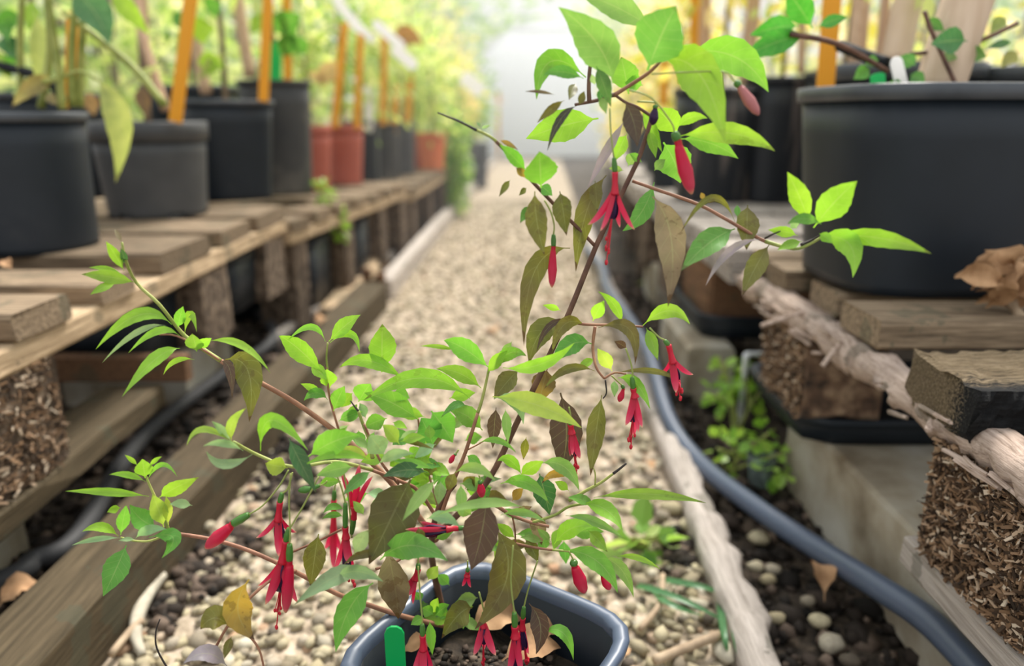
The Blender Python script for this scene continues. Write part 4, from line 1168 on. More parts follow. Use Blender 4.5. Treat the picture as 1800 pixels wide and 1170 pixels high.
COL = {'b': (.30, .58, .055), 'y': (.44, .62, .10), 'm': (.14, .38, .07), 'd': (.05, .16, .05), 'o': (.20, .21, .035), 'p': (.10, .062, .045), 's': (.28, .46, .24),
       'k': (.05, .045, .04), 'w': (.52, .34, .06), 'q': (.30, .24, .15), 'v': (.34, .29, .36), 'c': (.20, .50, .06), 'e': (.26, .46, .12)}
AGE = {'o': .55, 'p': .6, 'q': .4, 'w': .5, 'k': 1}
LV = '''
1150 52 1012 -14 44 e - - 1 -1
1138 124 1189 10 92 m - - -3 -5
1163 108 1275 252 74 b 1228 128 -3 -8
1205 92 1351 162 62 c 1292 100 0 -3
1078 146 981 12 70 e 1048 74 -2 -4
1030 136 943 176 42 c 968 108 1 -1
1026 138 955 132 22 m 988 126 -1 -3
1105 165 1092 100 48 c - - 2 2
1048 116 1074 188 26 m - - -2 -3
1052 208 924 244 56 b 985 222 4 3
1014 186 962 266 15 k 984 212 -2 -3
992 176 944 216 15 o - - -2 -3
976 167 922 161 6 q - - -2 -3
1012 146 1000 176 18 o - - -1 -2
1018 186 1027 160 14 o - - -2 -2
1098 178 1120 258 36 p 1114 215 -2 -4
1100 208 1032 332 18 v 1066 268 0 -2
1128 194 1164 268 20 b - - 1 0
1192 238 1152 192 44 b 1172 208 2 1
1188 226 1244 208 20 b 1215 206 0 -2
1190 240 1363 266 38 b 1285 234 -1 -5
1196 244 1298 279 34 c 1250 252 0 -2
1166 250 1196 322 62 c 1186 285 3 2
1150 320 1094 406 34 m 1128 372 1 -2
1104 292 1118 268 22 e - - 0 0
1102 236 1080 284 28 b - - 1 1
1066 308 1012 478 38 o 1030 375 1 -1
1046 318 1050 372 24 o - - 0 -1
951 330 948 266 60 c - - -3 -5
926 302 878 255 24 c - - -2 -4
940 336 957 448 40 o 944 390 -3 -5
984 336 996 414 36 o - - -2 -4
897 316 877 346 12 o - - -3 -4
932 362 914 392 17 m - - -3 -4
926 330 912 344 10 o - - -2 -3
950 326 971 344 22 m - - -2 -3
1002 436 921 608 38 o 940 476 -1 -3
877 246 911 264 9 w - - -3 -3
906 294 928 314 14 w - - -3 -3
1147 345 1174 540 54 q 1180 420 -2 -6
1292 402 1197 476 46 m 1245 428 -3 -6
1292 390 1195 412 13 o 1250 348 -3 -5
1314 360 1312 440 40 o - - -2 -4
1336 420 1240 503 15 v 1282 442 -4 -6
1352 430 1304 520 36 o - - -4 -6
1424 394 1384 302 36 b - - -4 -6
1430 400 1507 318 52 b - - -4 -7
1456 416 1638 446 32 b 1545 418 -4 -9
1436 416 1499 488 42 b 1492 428 -4 -7
1444 394 1384 394 20 m 1412 384 -5 -6
1402 414 1350 404 20 b - - -3 -4
1410 424 1366 440 18 b - - -4 -5
1400 402 1392 384 18 s - - -4 -5
1440 410 1464 428 18 b - - -5 -6
1238 352 1232 338 9 w - - -3 -3
1268 346 1236 358 9 w - - -3 -3
986 546 954 536 12 b - - 0 -1
1093 571 1051 512 18 b 1080 536 -2 -3
1042 564 1062 528 24 b - - -2 -3
1130 572 1213 570 27 b 1175 546 -2 -4
1136 576 1157 634 22 b - - -2 -4
1052 576 1116 642 25 o 1106 578 -2 -4
1030 572 970 622 25 o 992 570 -1 -3
990 562 930 640 42 o 950 585 0 -1
1002 562 943 620 12 p 965 574 -1 -2
1040 604 968 642 36 m 1002 606 -1 -3
884 646 1010 602 25 b 950 640 -3 -5
1046 652 956 684 16 o 998 648 -2 -3
1080 655 1198 673 11 o 1150 652 -2 -4
1086 664 1143 720 22 c 1118 674 -2 -5
1076 652 1050 612 25 y - - -2 -3
1080 668 1080 698 14 e - - -2 -3
1058 694 1038 836 34 o - - -3 -5
1102 612 1080 600 15 p - - -1 -2
985 690 984 832 60 p 996 760 1 -1
962 648 948 708 44 w - - 2 1
912 650 868 702 36 o - - 1 0
1046 630 1014 650 15 b - - 0 -1
866 697 1023 752 40 y 945 712 -3 -6
868 700 920 746 24 s 905 706 -3 -4
888 718 893 780 18 e - - -1 -2
872 716 866 788 26 p - - 0 -1
925 768 920 808 15 o - - -1 -1
918 836 874 810 20 b 896 808 -4 -5
914 836 956 810 24 b - - -4 -5
950 814 1018 862 28 e 992 820 -4 -5
1004 840 952 850 15 w 975 832 -4 -5
948 832 966 905 42 d - - 0 -1
880 850 966 886 24 c 926 848 -5 -7
1044 874 1243 884 20 b 1140 868 -5 -7
1046 886 998 874 18 c - - -5 -5
1022 884 1094 934 30 b 1066 896 -5 -8
994 906 1096 945 17 e 1045 916 -5 -6
974 956 1044 926 32 b 1005 928 -6 -8
1034 932 1068 970 24 b - - -6 -8
990 966 1086 1042 36 c 1050 986 -6 -9
1058 980 1114 1050 24 e 1092 1000 -5 -6
1084 978 1162 1001 11 b 1122 980 -5 -6
1018 970 1044 961 10 b - - -5 -5
906 946 870 920 18 b - - -5 -6
968 952 944 928 14 e - - -5 -6
940 896 952 958 30 q - - -3 -4
924 944 946 988 24 o - - -3 -4
722 842 648 992 88 o 690 905 -6 -9
680 960 700 1088 56 q 694 1030 -5 -6
856 872 828 1002 66 p 846 940 -8 -10
868 925 834 1106 66 o 892 1010 -7 -9
668 984 788 986 48 m 722 958 -8 -11
768 842 707 916 24 e - - -9 -11
752 830 672 838 28 d 712 826 -7 -9
652 828 603 870 22 m - - -7 -9
664 816 728 798 20 s 695 798 -7 -9
762 824 690 810 15 c - - -7 -8
766 780 728 806 20 s - - -6 -7
676 800 648 764 40 s - - -7 -8
702 780 672 746 26 y - - -6 -7
704 776 748 768 18 b - - -7 -8
700 774 764 790 9 o - - -7 -8
702 772 734 756 12 s - - -6 -7
648 806 594 786 20 y - - -6 -7
458 792 542 792 28 b 478 738 -8 -9
508 770 556 866 30 d 528 812 -9 -10
542 802 632 764 46 c 586 776 -8 -9
412 780 328 784 12 y 358 754 -8 -10
406 774 372 740 14 s - - -8 -9
408 776 434 716 17 y 408 744 -8 -9
428 792 357 784 14 s 392 778 -9 -10
444 798 362 792 18 s 394 816 -9 -10
506 822 466 814 34 y 484 818 -6 -7
654 813 530 820 15 b 596 798 -8 -10
622 820 556 836 28 e - - -7 -8
606 896 568 902 13 m 585 890 -2 -3
604 908 566 912 12 m 585 904 -2 -3
622 974 648 930 28 s - - -10 -11
642 1002 516 1064 32 s 588 1014 -9 -12
590 1014 674 1022 26 s 630 1004 -10 -12
656 1024 590 1146 46 m 614 1070 -9 -11
672 976 604 992 15 o 636 974 -9 -10
560 938 546 1032 40 o - - -6 -7
438 1018 448 1124 52 w 418 1072 -11 -12
402 1100 352 1106 42 o 376 1086 -11 -12
407 1118 394 1158 16 o - - -11 -12
400 1172 322 1166 30 v 364 1148 -11 -13
570 658 490 590 36 b 524 612 2 1
572 600 506 598 12 c 546 574 2 1
578 600 634 553 27 b - - 2 1
580 602 632 619 14 b 616 586 2 1
671 654 672 569 48 b - - 2 2
714 670 596 646 26 b 650 634 1 1
826 700 638 704 36 b 740 664 0 -1
735 737 640 690 42 c 690 708 2 1
846 682 766 648 28 b 808 656 1 0
862 648 780 598 38 c 815 612 -2 -3
802 616 738 608 8 b - - -2 -3
866 648 926 626 24 c 896 620 -2 -4
856 656 892 616 22 b - - -2 -3
566 692 528 674 14 b - - 2 1
576 702 534 704 20 m 555 690 2 1
580 682 574 648 30 b - - 3 2
586 722 606 678 28 c - - 3 2
630 706 652 674 40 c - - 3 3
762 784 740 734 52 m - - 2 1
758 722 796 778 52 c - - 3 2
820 714 775 734 14 m 800 712 0 -1
848 756 788 720 36 c 820 730 1 0
690 742 716 753 14 b - - 1 0
218 476 186 424 18 b - - -4 -5
214 480 156 470 10 b - - -3 -4
240 497 142 482 24 b 190 486 -3 -5
204 498 158 518 14 b - - -4 -5
222 466 212 436 12 d - - -4 -5
214 426 201 402 9 q - - -4 -4
302 570 168 614 24 b 242 554 -3 -5
292 572 179 638 11 s 240 584 -4 -5
316 590 225 621 14 b 276 582 -3 -5
316 612 214 698 24 b 272 632 -3 -6
342 632 287 659 10 b 308 634 -2 -3
312 577 322 538 20 c - - -2 -3
324 590 346 584 14 b 334 552 -2 -3
346 618 338 586 30 b - - -3 -4
346 612 372 594 18 b - - -3 -4
365 600 476 656 14 b 424 606 -3 -5
396 632 438 742 50 o 436 652 -2 -4
388 634 408 700 18 p 404 650 -3 -4
262 872 114 863 15 b 190 864 -6 -8
256 846 191 834 12 b 224 834 -6 -7
255 840 250 806 30 b - - -6 -7
242 818 219 799 8 b - - -6 -7
262 818 285 802 8 b - - -6 -7
258 846 312 838 9 c 284 816 -6 -7
280 874 350 838 27 b 310 856 -6 -8
288 926 268 868 30 y - - -7 -8
296 922 292 872 17 y - - -7 -7
338 888 298 886 17 s - - -7 -8
212 892 188 900 14 b - - -6 -7
212 940 222 887 22 c - - -7 -8
276 926 228 886 36 m 248 912 -7 -8
208 942 144 934 17 b 178 926 -6 -7
212 945 126 958 10 s - - -7 -8
222 958 181 1048 44 m 204 1000 -7 -9
238 946 294 930 18 s 262 930 -8 -9
262 944 284 981 28 m 304 944 -8 -9
238 948 208 950 8 s - - -8 -8
820 800 848 822 18 c - - -3 -4
842 778 908 796 12 c 876 774 -4 -5
800 830 872 846 20 e 836 822 -8 -9
922 892 766 906 18 e 850 884 -9 -10
800 830 786 864 22 o - - -6 -7
775 845 770 888 22 e - - -7 -8
810 850 813 908 20 e - - -8 -9
750 912 808 926 22 s 780 908 -9 -10
765 948 802 930 20 c - - -6 -7
735 926 742 957 18 o - - -9 -9
752 1020 770 994 22 y - - 0 0
790 1028 768 1010 20 c - - 1 1
762 1080 742 1068 22 c - - -2 -2
764 1082 790 1062 20 c - - -2 -3
760 1078 770 1050 18 b - - -1 -2
745 1085 722 1098 18 c - - -3 -4
755 1090 760 1152 18 c - - -4 -5
830 1068 776 1122 44 o 806 1080 -2 -4
840 1050 800 1062 26 e - - 0 -1
930 1060 942 1150 34 p 950 1100 -6 -8
953 1112 1008 1160 22 c 990 1112 -7 -8
906 965 884 948 14 b - - -5 -5
955 952 914 944 14 e - - -4 -5
1140 228 1153 278 18 b - - 0 0
1150 300 1170 280 18 e - - 0 0
1128 285 1106 270 14 c - - 0 0
1096 300 1070 296 12 e - - 1 1
1296 382 1296 360 11 m - - -3 -3
845 224 838 214 5 s - - -3 -3
846 226 862 220 6 s - - -3 -3
1052 178 1062 150 14 d - - -1 -2
1046 150 1040 130 12 s - - -1 -2
1056 170 1066 200 16 e - - -2 -3
1130 150 1098 146 30 c - - 1 1
880 905 960 918 14 e 920 900 -5 -6
1000 862 975 846 16 b - - -4 -4
900 880 920 858 18 w - - -3 -3
905 905 935 890 16 q - - -3 -3
640 905 620 880 16 e - - -6 -7
700 905 730 940 26 e - - -6 -8
830 905 800 890 22 e - - -7 -8
560 850 600 846 18 c - - -4 -5
620 770 652 790 16 e - - -7 -8
690 690 720 700 26 c - - 2 2
620 690 600 716 22 b - - 3 3
680 735 640 752 30 c - - 3 3
720 760 690 782 30 m - - 2 2
790 700 836 690 24 b - - 1 1
545 640 575 668 22 b - - 2 2
900 600 880 634 16 e - - -2 -2
'''
EXTRA = []
for (x, y, n_, d) in ((740, 830, 12, 2), (690, 880, 8, 3), (820, 860, 9, 2), (620, 740, 7, 4), (900, 930, 7, 0), (780, 1085, 8, 0), (780, 760, 6, 5), (960, 950, 6, 2), (720, 800, 6, 0)):
    for k in range(n_):
        a = rnd.uniform(0, 6.28); L = rnd.uniform(35, 70)
        bx, by = x + rnd.uniform(-45, 45), y + rnd.uniform(-30, 30)
        EXTRA.append(f'{bx:.0f} {by:.0f} {bx + L * math.cos(a):.0f} {by + L * .6 * math.sin(a) + 8:.0f} {rnd.uniform(15, 28):.0f} {rnd.choice("bbccmmeos")} - - {d} {d}')
for line in LV.strip().splitlines() + EXTRA:
    bx, by, tx, ty, w, c, mx, my, d0, d1 = line.split()
    k = [float(a) for a in (bx, by, tx, ty, w)]
    cc = COL[c]
    s = rnd.uniform(.85, 1.15)
    cc = (cc[0] * s * rnd.uniform(.9, 1.1), cc[1] * s, cc[2] * s)
    age = AGE.get(c, rnd.choice([1, 1, .9, .75]))
    leafpx(fx, (k[0], k[1]), (k[2], k[3]), k[4], D0 + float(d0) / 100 + rnd.uniform(-.004, .004), D0 + float(d1) / 100 + rnd.uniform(-.004, .004), (*cc, age),
           (float(mx), float(my)) if mx != '-' else None, roll=rnd.uniform(-.35, .35), twist=rnd.uniform(-.35, .35), n=14)


# flowers: pedicel, green ovary, red tube, four sepals, purple petals, stamens
def flower(ped, ov, fl, d, w=15, sep=(), cor=None, sta=None, bud=None, tone='sepal', pw=3):
    """all in photograph pixels: ped the stalk's path, ov the ovary's two ends, fl where the sepals part"""
    U = depth(fl[0], fl[1], d) / F
    P = lambda p, dd=0: at(p[0], p[1], d + dd)
    o1, o2 = P(ov[0]), P(ov[1])
    if bud:
        e = P(bud)
        Fp = P(fl)
        pts = [o2, o2.lerp(Fp, .5), Fp, Fp.lerp(e, .45), Fp.lerp(e, .8), e]
        body = MB().tube(pts, [w * .24 * U, w * .24 * U, w * .33 * U, w * .5 * U, w * .36 * U, w * .07 * U], 10, True, 4)
    else:
        Fp = P(fl)
        body = MB().tube([o2, o2.lerp(Fp, .5), Fp], [w * .33 * U, w * .3 * U, w * .46 * U], 10, True, 4)
    f = obj('flower' if not bud else 'flower_bud', body, M['sepal' if bud else 'red'] if tone == 'sepal' else M[tone], fx)
    obj('ovary', MB().tube([o1, o1.lerp(o2, .5), o2], [w * .2 * U, w * .3 * U, w * .27 * U], 8), M['ovary'], f)
    if ped: obj('pedicel', MB().tube([P(p) for p in ped] + [o1], pw / 2 * U, 6), M['pedicel'], f)
    for i, (x, y, sw, dd) in enumerate(sep):
        T = P((x, y), dd)
        mid = Fp.lerp(T, .5) + (Fp - o2).normalized() * (T - Fp).length * .06
        N = (V((0, 0, EYE)) - mid).normalized()
        B_ = Fp + (T - Fp).normalized() * .001 - (Fp - o2).normalized() * .004
        obj('sepal', MB().blade(B_, mid, T, sw * .8 * U, N, fold=-.3, serr=0, wave=.03, n=10, stalk=0, prof=lambda s: (.62 + 1.0 * s - 1.0 * s * s * 1.0) * (1 - s ** 4) ** .8, twist=rnd.uniform(-.3, .3)), M['sepal'], f)
    if cor:
        C = P(cor[:2], .002)
        t = (C - Fp).normalized(); L = (C - Fp).length
        s = t.cross(V((0, 1, 0))).normalized(); n2 = s.cross(t)
        for k in range(4):
            a = k * math.pi / 2 + .5
            o_ = (s * math.cos(a) + n2 * math.sin(a)) * cor[2] * .34 * U
            obj('petal', MB().blade(Fp - t * .002, Fp + t * L * .5 + o_ * 1.3, C + o_, cor[2] * 1.15 * U, o_, fold=-.5, serr=0, wave=.05, n=8, stalk=0, prof=lambda x: .5 + .7 * x - .35 * x ** 3), M['purple'], f)
    if sta:
        S0 = P(cor[:2]) if cor else Fp
        E = P(sta)
        ax = E - S0
        for k in range(5):
            tip = S0 + ax * rnd.uniform(.45, .85) + V((rnd.uniform(-1, 1), rnd.uniform(-.6, .6), 0)) * w * .35 * U
            mb = MB().tube([Fp.lerp(S0, .6), S0.lerp(tip, .5), tip], .9 * U, 5)
            mb.ball(tip, 2.6 * U, (1, 1, 1.6), 6, 4)
            obj('stamen', mb, M['crimson'], f)
        mb = MB().tube([Fp.lerp(S0, .6), S0.lerp(E, .5), E], 1.1 * U, 5)
        mb.ball(E, 3.2 * U, (1, 1, 1.7), 6, 4)
        obj('pistil', mb, M['crimson'], f)
    return f


flower([(1072, 190), (1074, 235)], ((1079, 277), (1081, 302)), (1081, 342), .565, 17, [(1033, 395, 17, -.01), (1055, 406, 14, -.02), (1090, 400, 14, .015), (1116, 404, 14, -.01)], (1076, 384, 18), (1066, 461))
flower([(1105, 158), (1145, 172), (1180, 215)], ((1185, 232), (1191, 246)), (1195, 265), .56, 27, bud=(1216, 341))
flower([(1145, 130), (1205, 127), (1272, 126), (1288, 140)], ((1293, 143), (1299, 151)), (1304, 158), .54, 22, bud=(1334, 202), tone='palebud')
flower([(1120, 178), (1150, 180)], ((1152, 184), (1152, 190)), (1151, 196), .585, 17, bud=(1147, 220), tone='purple')
flower([(957, 352), (968, 372), (974, 395)], ((973, 412), (973, 432)), (972, 447), .575, 17, bud=(970, 505))
flower([(1142, 576), (1158, 592), (1166, 596)], ((1168, 598), (1175, 606)), (1183, 638), .565, 16, [(1158, 656, 10, .01), (1219, 658, 13, -.01), (1188, 690, 20, -.012), (1196, 682, 14, .015)], (1190, 668, 14), (1196, 700))
flower([(1100, 612), (1108, 635), (1112, 655)], ((1111, 662), (1113, 682)), (1116, 698), .565, 17, [(1099, 748, 18, -.01), (1129, 752, 14, -.012), (1113, 768, 18, .012), (1122, 760, 14, -.008)], (1112, 740, 14), (1109, 785))
flower([(1075, 660), (1088, 672)], ((1093, 676), (1096, 682)), (1094, 690), .6, 12, bud=(1088, 706))
flower([(1000, 715), (1003, 730)], ((1003, 736), (1003, 746)), (1005, 762), .575, 16, [(1002, 802, 14, 0), (1020, 806, 18, -.01), (1012, 808, 16, .01), (1006, 800, 12, -.012)], (1010, 800, 12), (1012, 832))
flower([(507, 826), (490, 855), (462, 888)], ((437, 904), (410, 920)), (402, 928), .535, 25, bud=(361, 963))
flower([(514, 830), (506, 858), (497, 866)], ((496, 866), (492, 882)), (489, 915), .535, 17, [(450, 945, 13, -.01), (522, 935, 12, .01), (490, 978, 20, -.014), (500, 970, 16, .012)], (492, 945, 18))
flower([(560, 838), (538, 880), (515, 920)], ((508, 928), (503, 950)), (497, 988), .52, 20, [(466, 1063, 24, -.014), (524, 1060, 18, .012), (452, 1030, 12, .01), (512, 1050, 20, -.01)], (493, 1036, 22), (486, 1102))
flower([(511, 832), (508, 880), (510, 930)], ((509, 956), (509, 984)), (509, 1000), .512, 22, bud=(502, 1076))
flower([(600, 815), (612, 870), (618, 940)], ((618, 938), (622, 912)), (623, 890), .55, 17, [(632, 815, 18, .0), (598, 828, 16, .01), (656, 836, 13, .0)], None, None)
flower([(582, 812), (598, 850), (606, 878)], ((607, 884), (607, 926)), (608, 946), .535, 17, [(586, 1002, 14, .01), (612, 990, 20, -.01), (624, 1020, 16, .01)], (610, 1000, 14), (623, 1028))
flower([(590, 850), (588, 858)], ((588, 862), (587, 878)), (586, 935), .66, 15, [(570, 965, 14, 0), (602, 968, 14, .01), (586, 1000, 18, -.01)], None, None)
flower([(846, 915), (830, 925)], ((818, 927), (806, 928)), (785, 930), .525, 15, [(738, 916, 14, .01), (712, 930, 14, -.01), (742, 944, 14, 0), (750, 926, 12, .012)], (744, 934, 20))
flower([(735, 965), (735, 985)], ((735, 990), (735, 1000)), (730, 1018), .56, 16, [(708, 1040, 18, -.005), (726, 1062, 10, .01), (718, 1046, 18, -.01)], (712, 1042, 14))
flower([(735, 995), (738, 1040), (742, 1085)], ((742, 1096), (743, 1116)), (744, 1142), .505, 17, [(724, 1182, 18, -.01), (764, 1182, 18, .01), (744, 1196, 20, -.015)], (744, 1180, 16))
flower([(842, 1040), (850, 1070)], ((850, 1076), (850, 1088)), (850, 1102), .52, 14, [(832, 1152, 18, -.01), (872, 1152, 20, -.012), (864, 1122, 10, .01), (851, 1142, 14, .012)], (850, 1128, 20), (851, 1180))
flower([(902, 958), (898, 1020), (904, 1075)], ((904, 1076), (905, 1100)), (906, 1120), .505, 20, [(893, 1186, 18, -.008), (918, 1186, 18, -.01), (906, 1190, 18, .012)], (906, 1172, 16), (906, 1200))
flower([(945, 985), (930, 1030), (922, 1062)], ((921, 1066), (919, 1086)), (918, 1106), .54, 15, [(914, 1148, 16, 0), (930, 1150, 14, .01)], (922, 1140, 12), (926, 1164))
flower([(1000, 968), (1006, 980)], ((1008, 984), (1009, 992)), (1012, 1000), .535, 25, bud=(1028, 1042))
flower([(1050, 985), (1056, 1000)], ((1057, 1004), (1059, 1010)), (1061, 1016), .55, 16, bud=(1072, 1036))
flower([(842, 835), (844, 842)], ((844, 844), (844, 849)), (845, 853), .56, 16, bud=(847, 874))
flower([(806, 790), (802, 796)], ((801, 797), (800, 799)), (797, 802), .565, 10, bud=(790, 814))
flower([(822, 985), (822, 995)], ((822, 998), (822, 1004)), (821, 1012), .57, 13, [(812, 1030, 9, 0), (828, 1032, 9, 0)], None, None)
flower([(575, 845), (570, 850)], ((562, 853), (548, 858)), (546, 859), .535, 14, bud=(524, 862), tone='ovary')

# ------------------------------------------------------------------ what lies beyond the benches
def shrub(name, label, c, h, rad, n_, size, mat, seed, cat='shrub', trunk=True, group=None):
    t = thing(name, (c[0], c[1], 0), label, cat, group)
    r_ = random.Random(seed)
    if trunk:
        for k in range(4):
            dx, dy = r_.uniform(-.5, .5) * rad, r_.uniform(-.5, .5) * rad
            stem(t, [(c[0] + dx * .3, c[1] + dy * .3, 0), (c[0] + dx * .7, c[1] + dy * .7, h * .5), (c[0] + dx * 1.3, c[1] + dy * 1.3, h * .92)], [.03, .02, .008], 'bark', 'stem')
    foliage(t, [((c[0], c[1], h * .62), (rad, rad, h * .36)), ((c[0] + .3 * rad, c[1], h * .4), (rad, rad, h * .3))], size, n_, mat, seed)
    return t


LEFT = [(-2.25, 4.3, 1.9, .42, 'bgleaf', 'yellow-green leafy shrub behind the square black pot, nearest of the left shrubs'), (-2.25, 5.4, 2.0, .42, 'bgleaf', 'bright leafy shrub behind the tall dusty pot on the left'), (-2.2, 6.5, 2.0, .42, 'bggreen', 'mid green shrub behind the red pots'), (-2.2, 7.6, 2.1, .42, 'bgleaf', 'light green shrub behind the slim black pot on the left'),
        (-2.2, 8.7, 2.2, .42, 'bgyellow', 'yellowish shrub behind the dark grey pot on the left'), (-3.45, 4.9, 2.4, .5, 'bggreen', 'tall green shrub at the left edge of the picture, behind the big round pot'), (-3.5, 6.2, 2.5, .5, 'bgleaf', 'tall pale shrub behind the grey banded pot'), (-3.5, 7.5, 2.6, .5, 'bggreen', 'tall dark green shrub in the back row on the left'),
        (-1.1, 7.4, 1.7, .40, 'bgleaf', 'pale green shrub behind the orange pot'), (-1.1, 8.5, 1.9, .42, 'bgleaf', 'blurred light shrub beyond the orange pot'), (-1.05, 9.7, 2.1, .42, 'bgyellow', 'yellow-tinged shrub just left of the polytunnel'), (-1.1, 10.9, 2.4, .42, 'bggreen', 'green shrub left of the polytunnel, farthest on that side')]
RIGHT = [(2.45, 4.8, 1.7, .42, 'bgyellow', 'sunny yellow-green shrub behind the big square pot'), (2.45, 5.9, 1.7, .42, 'bgyellow', 'golden shrub behind the thick pale stakes'), (2.45, 7.0, 1.8, .42, 'bgleaf', 'bright shrub behind the three tall black pots'), (2.4, 8.1, 1.8, .42, 'bgyellow', 'yellow shrub behind the far right bench'), (3.65, 4.6, 1.9, .5, 'bgyellow', 'wide yellow shrub at the right edge of the picture'),
         (3.65, 5.9, 2.0, .5, 'bgleaf', 'pale shrub in the back row on the right, near one'), (3.65, 7.2, 2.0, .5, 'bgyellow', 'pale yellow shrub in the back row on the right, far one'), (1.45, 8.3, 1.6, .4, 'bgyellow', 'yellow shrub beyond the end of the right bench'), (1.5, 9.5, 1.7, .42, 'bgleaf', 'light shrub nearest the right side of the polytunnel'), (1.15, 7.2, 1.0, .26, 'bgyellow', 'small yellow flowering bush seen through the top of the fuchsia')]
for k, (x, y, h, r_, mat, lab) in enumerate(LEFT):
    shrub('shrub', lab, (x, y), h, r_, 800, .105, mat, 200 + k)
for k, (x, y, h, r_, mat, lab) in enumerate(RIGHT):
    shrub('shrub', lab, (x, y), h, r_, 380, .10, mat, 240 + k)
for k, (x, y, h, r_, lab) in enumerate(((-1.6, 18, 5.0, 1.5, 'blue-green blurred tree beyond the polytunnel, left of the pale sky'), (2.9, 18.5, 5.0, 1.5, 'yellow-green blurred tree beyond the polytunnel, right of the pale sky'), (-5.6, 12, 5.0, 1.5, 'large tree in the far left background'), (6.0, 12, 4.6, 1.5, 'large tree in the far right background'))):
    shrub('tree', lab, (x, y), h, r_, 1700, .2, 'bggreen' if k != 1 else 'bgleaf', 270 + k, 'tree')

# the pale polytunnel that closes the path
pt = thing('polytunnel', (.5, 12.2, 0), 'pale white polytunnel closing the far end of the path', 'polytunnel')
R, cx, y0, y1 = 1.15, .55, 12.0, 15.0
arc = [(cx - R, 0), (cx - R, 1.0)] + [(cx - R * math.cos(a), 1.0 + 1.0 * math.sin(a)) for a in np.linspace(.2, math.pi - .2, 9)] + [(cx + R, 1.0), (cx + R, 0)]
for k, y in enumerate((y0, y0 + 1.5, y1)):
    obj('hoop', MB().tube([(x, y, z) for x, z in arc], .03, 8, True, 2), M['whiteframe'], pt)
m = MB(); nA = len(arc)
m.add([(x, y0 + .03, z) for x, z in arc] + [(x, y1, z) for x, z in arc], [(i, i + 1, nA + i + 1, nA + i) for i in range(nA - 1)])
obj('cover', m, M['polythene'], pt)
m = MB(); m.add([(x, y0 + .05, z) for x, z in arc], [tuple(range(nA))])
obj('end_wall', m, M['polythene'], pt, smooth=False)
for x in (.1, .55, 1.0):
    obj('door_post', MB().beam((x, y0 - .03, 0), (x, y0 - .03, 1.85), .06, .05, .004, 2), M['whiteframe'], pt)
obj('door_rail', MB().beam((.05, y0 - .03, 1.85), (1.05, y0 - .03, 1.85), .05, .06, .004, 2), M['whiteframe'], pt)

# ------------------------------------------------------------------ litter on the ground
def dry(label, c, size, seed, color=(.55, .34, .17), curl=.5):
    r_ = random.Random(seed)
    c = V(c)
    a = r_.uniform(0, 6.28)
    t = V((math.cos(a), math.sin(a), .15)) * size
    m = MB().blade(c - t / 2, c + V((0, 0, size * curl * .5)), c + t / 2, size * .7, V((r_.uniform(-.4, .4), -.3, 1)), fold=.35, wave=.3, serr=.1, ph=seed)
    return props(obj('dry_leaf', m, M['dryleaf'], None, c), label, 'leaf')


dry('tan dry leaf on the earth beside the left hose', onz(35, 1045, .03), .05, 1)
dry('brown curled leaf on the mossy timber, lower left corner', onz(20, 1100, .06), .03, 2)
dry('orange-brown curled leaf against the large concrete block', onz(1440, 1035, .03), .045, 3, curl=1.6)
dry('dark brown leaf fallen on the gravel behind the fuchsia', onz(870, 583, .012), .05, 4)
dry('tan leaf caught between gravel and fuchsia pot, lower right', onz(1080, 1150, .02), .05, 5)
dry('pink-brown leaf lying on the gravel behind the stem', onz(1140, 820, .012), .04, 6)
dry('rusty leaf on the earth by the second left bench', onz(675, 470, .02), .05, 7)
dry('rust coloured leaf on the gravel below the left upper branch', onz(565, 565, .1), .045, 8)
dry('small red-brown scrap on the near left bench', at(8, 470, 1.15), .03, 9)


def rock(label, px, py, s, seed, mat='stone', z=.01):
    p = onz(px, py, z)
    vs, fs = ico(s, 2, .13, (1, .8, .65), seed)
    return props(obj('rock', (vs + np.array(p), fs, None), M[mat], None, p), label, 'stone')


for k, (px, py, s, lab) in enumerate(((1335, 945, .022, 'pale grey rock beside the ragged right board, uppermost'), (1328, 995, .016, 'round beige pebble on the dark earth at the right board'), (1358, 1000, .015, 'pinkish pebble next to the round beige one'), (1350, 1018, .014, 'small pink stone below the pinkish pebble'),
                                      (1462, 1130, .022, 'yellow-brown rock at the lower right on dark earth'), (1440, 1090, .018, 'grey rock in the shade of the concrete block'), (1365, 1085, .015, 'pale pebble by the lower end of the ragged right board'), (1420, 1055, .014, 'grey pebble in the middle of the dark earth on the right'),
                                      (1495, 1160, .016, 'dull pink stone in the bottom right corner of the earth'), (355, 712, .02, 'grey stone on the earth behind the left timber'), (290, 780, .024, 'pinkish stone on the earth under the left bench'), (330, 800, .026, 'rough brown stone beside the left timber'), (1222, 755, .016, 'dark round stone beside the hose, far one'), (1258, 820, .016, 'dark stone between hose and weeds'))):
    rock(lab, px, py, s * .8, 300 + k, 'stone' if k < 9 else 'clod')
e = MB().tube([onz(1150, 1160, .02), onz(1200, 1140, .02), onz(1265, 1115, .025)], .006, 7)
single('twig', e, M['tantwig'], 'tan twig lying on the gravel at the lower right', 'twig', org=onz(1200, 1140, 0))
e = MB().tube([onz(1125, 1105, .02), onz(1160, 1060, .02), onz(1165, 1010, .02)], .004, 7)
single('twig', e, M['tantwig'], 'slender brown twig upright on the gravel left of the grass blades', 'twig', org=onz(1150, 1060, 0))
e = MB().tube([onz(285, 1010, .02), onz(250, 1060, .02), onz(238, 1110, .015), onz(250, 1150, .01)], [.007, .01, .008, .005], 8)
single('pale_root', e, M['paleroot'], 'pale peeling root lying on the gravel along the mossy timber', 'root', org=onz(250, 1060, 0))
e = MB().tube([onz(195, 1150, .015), onz(232, 1105, .02), onz(250, 1090, .02)], .005, 7)
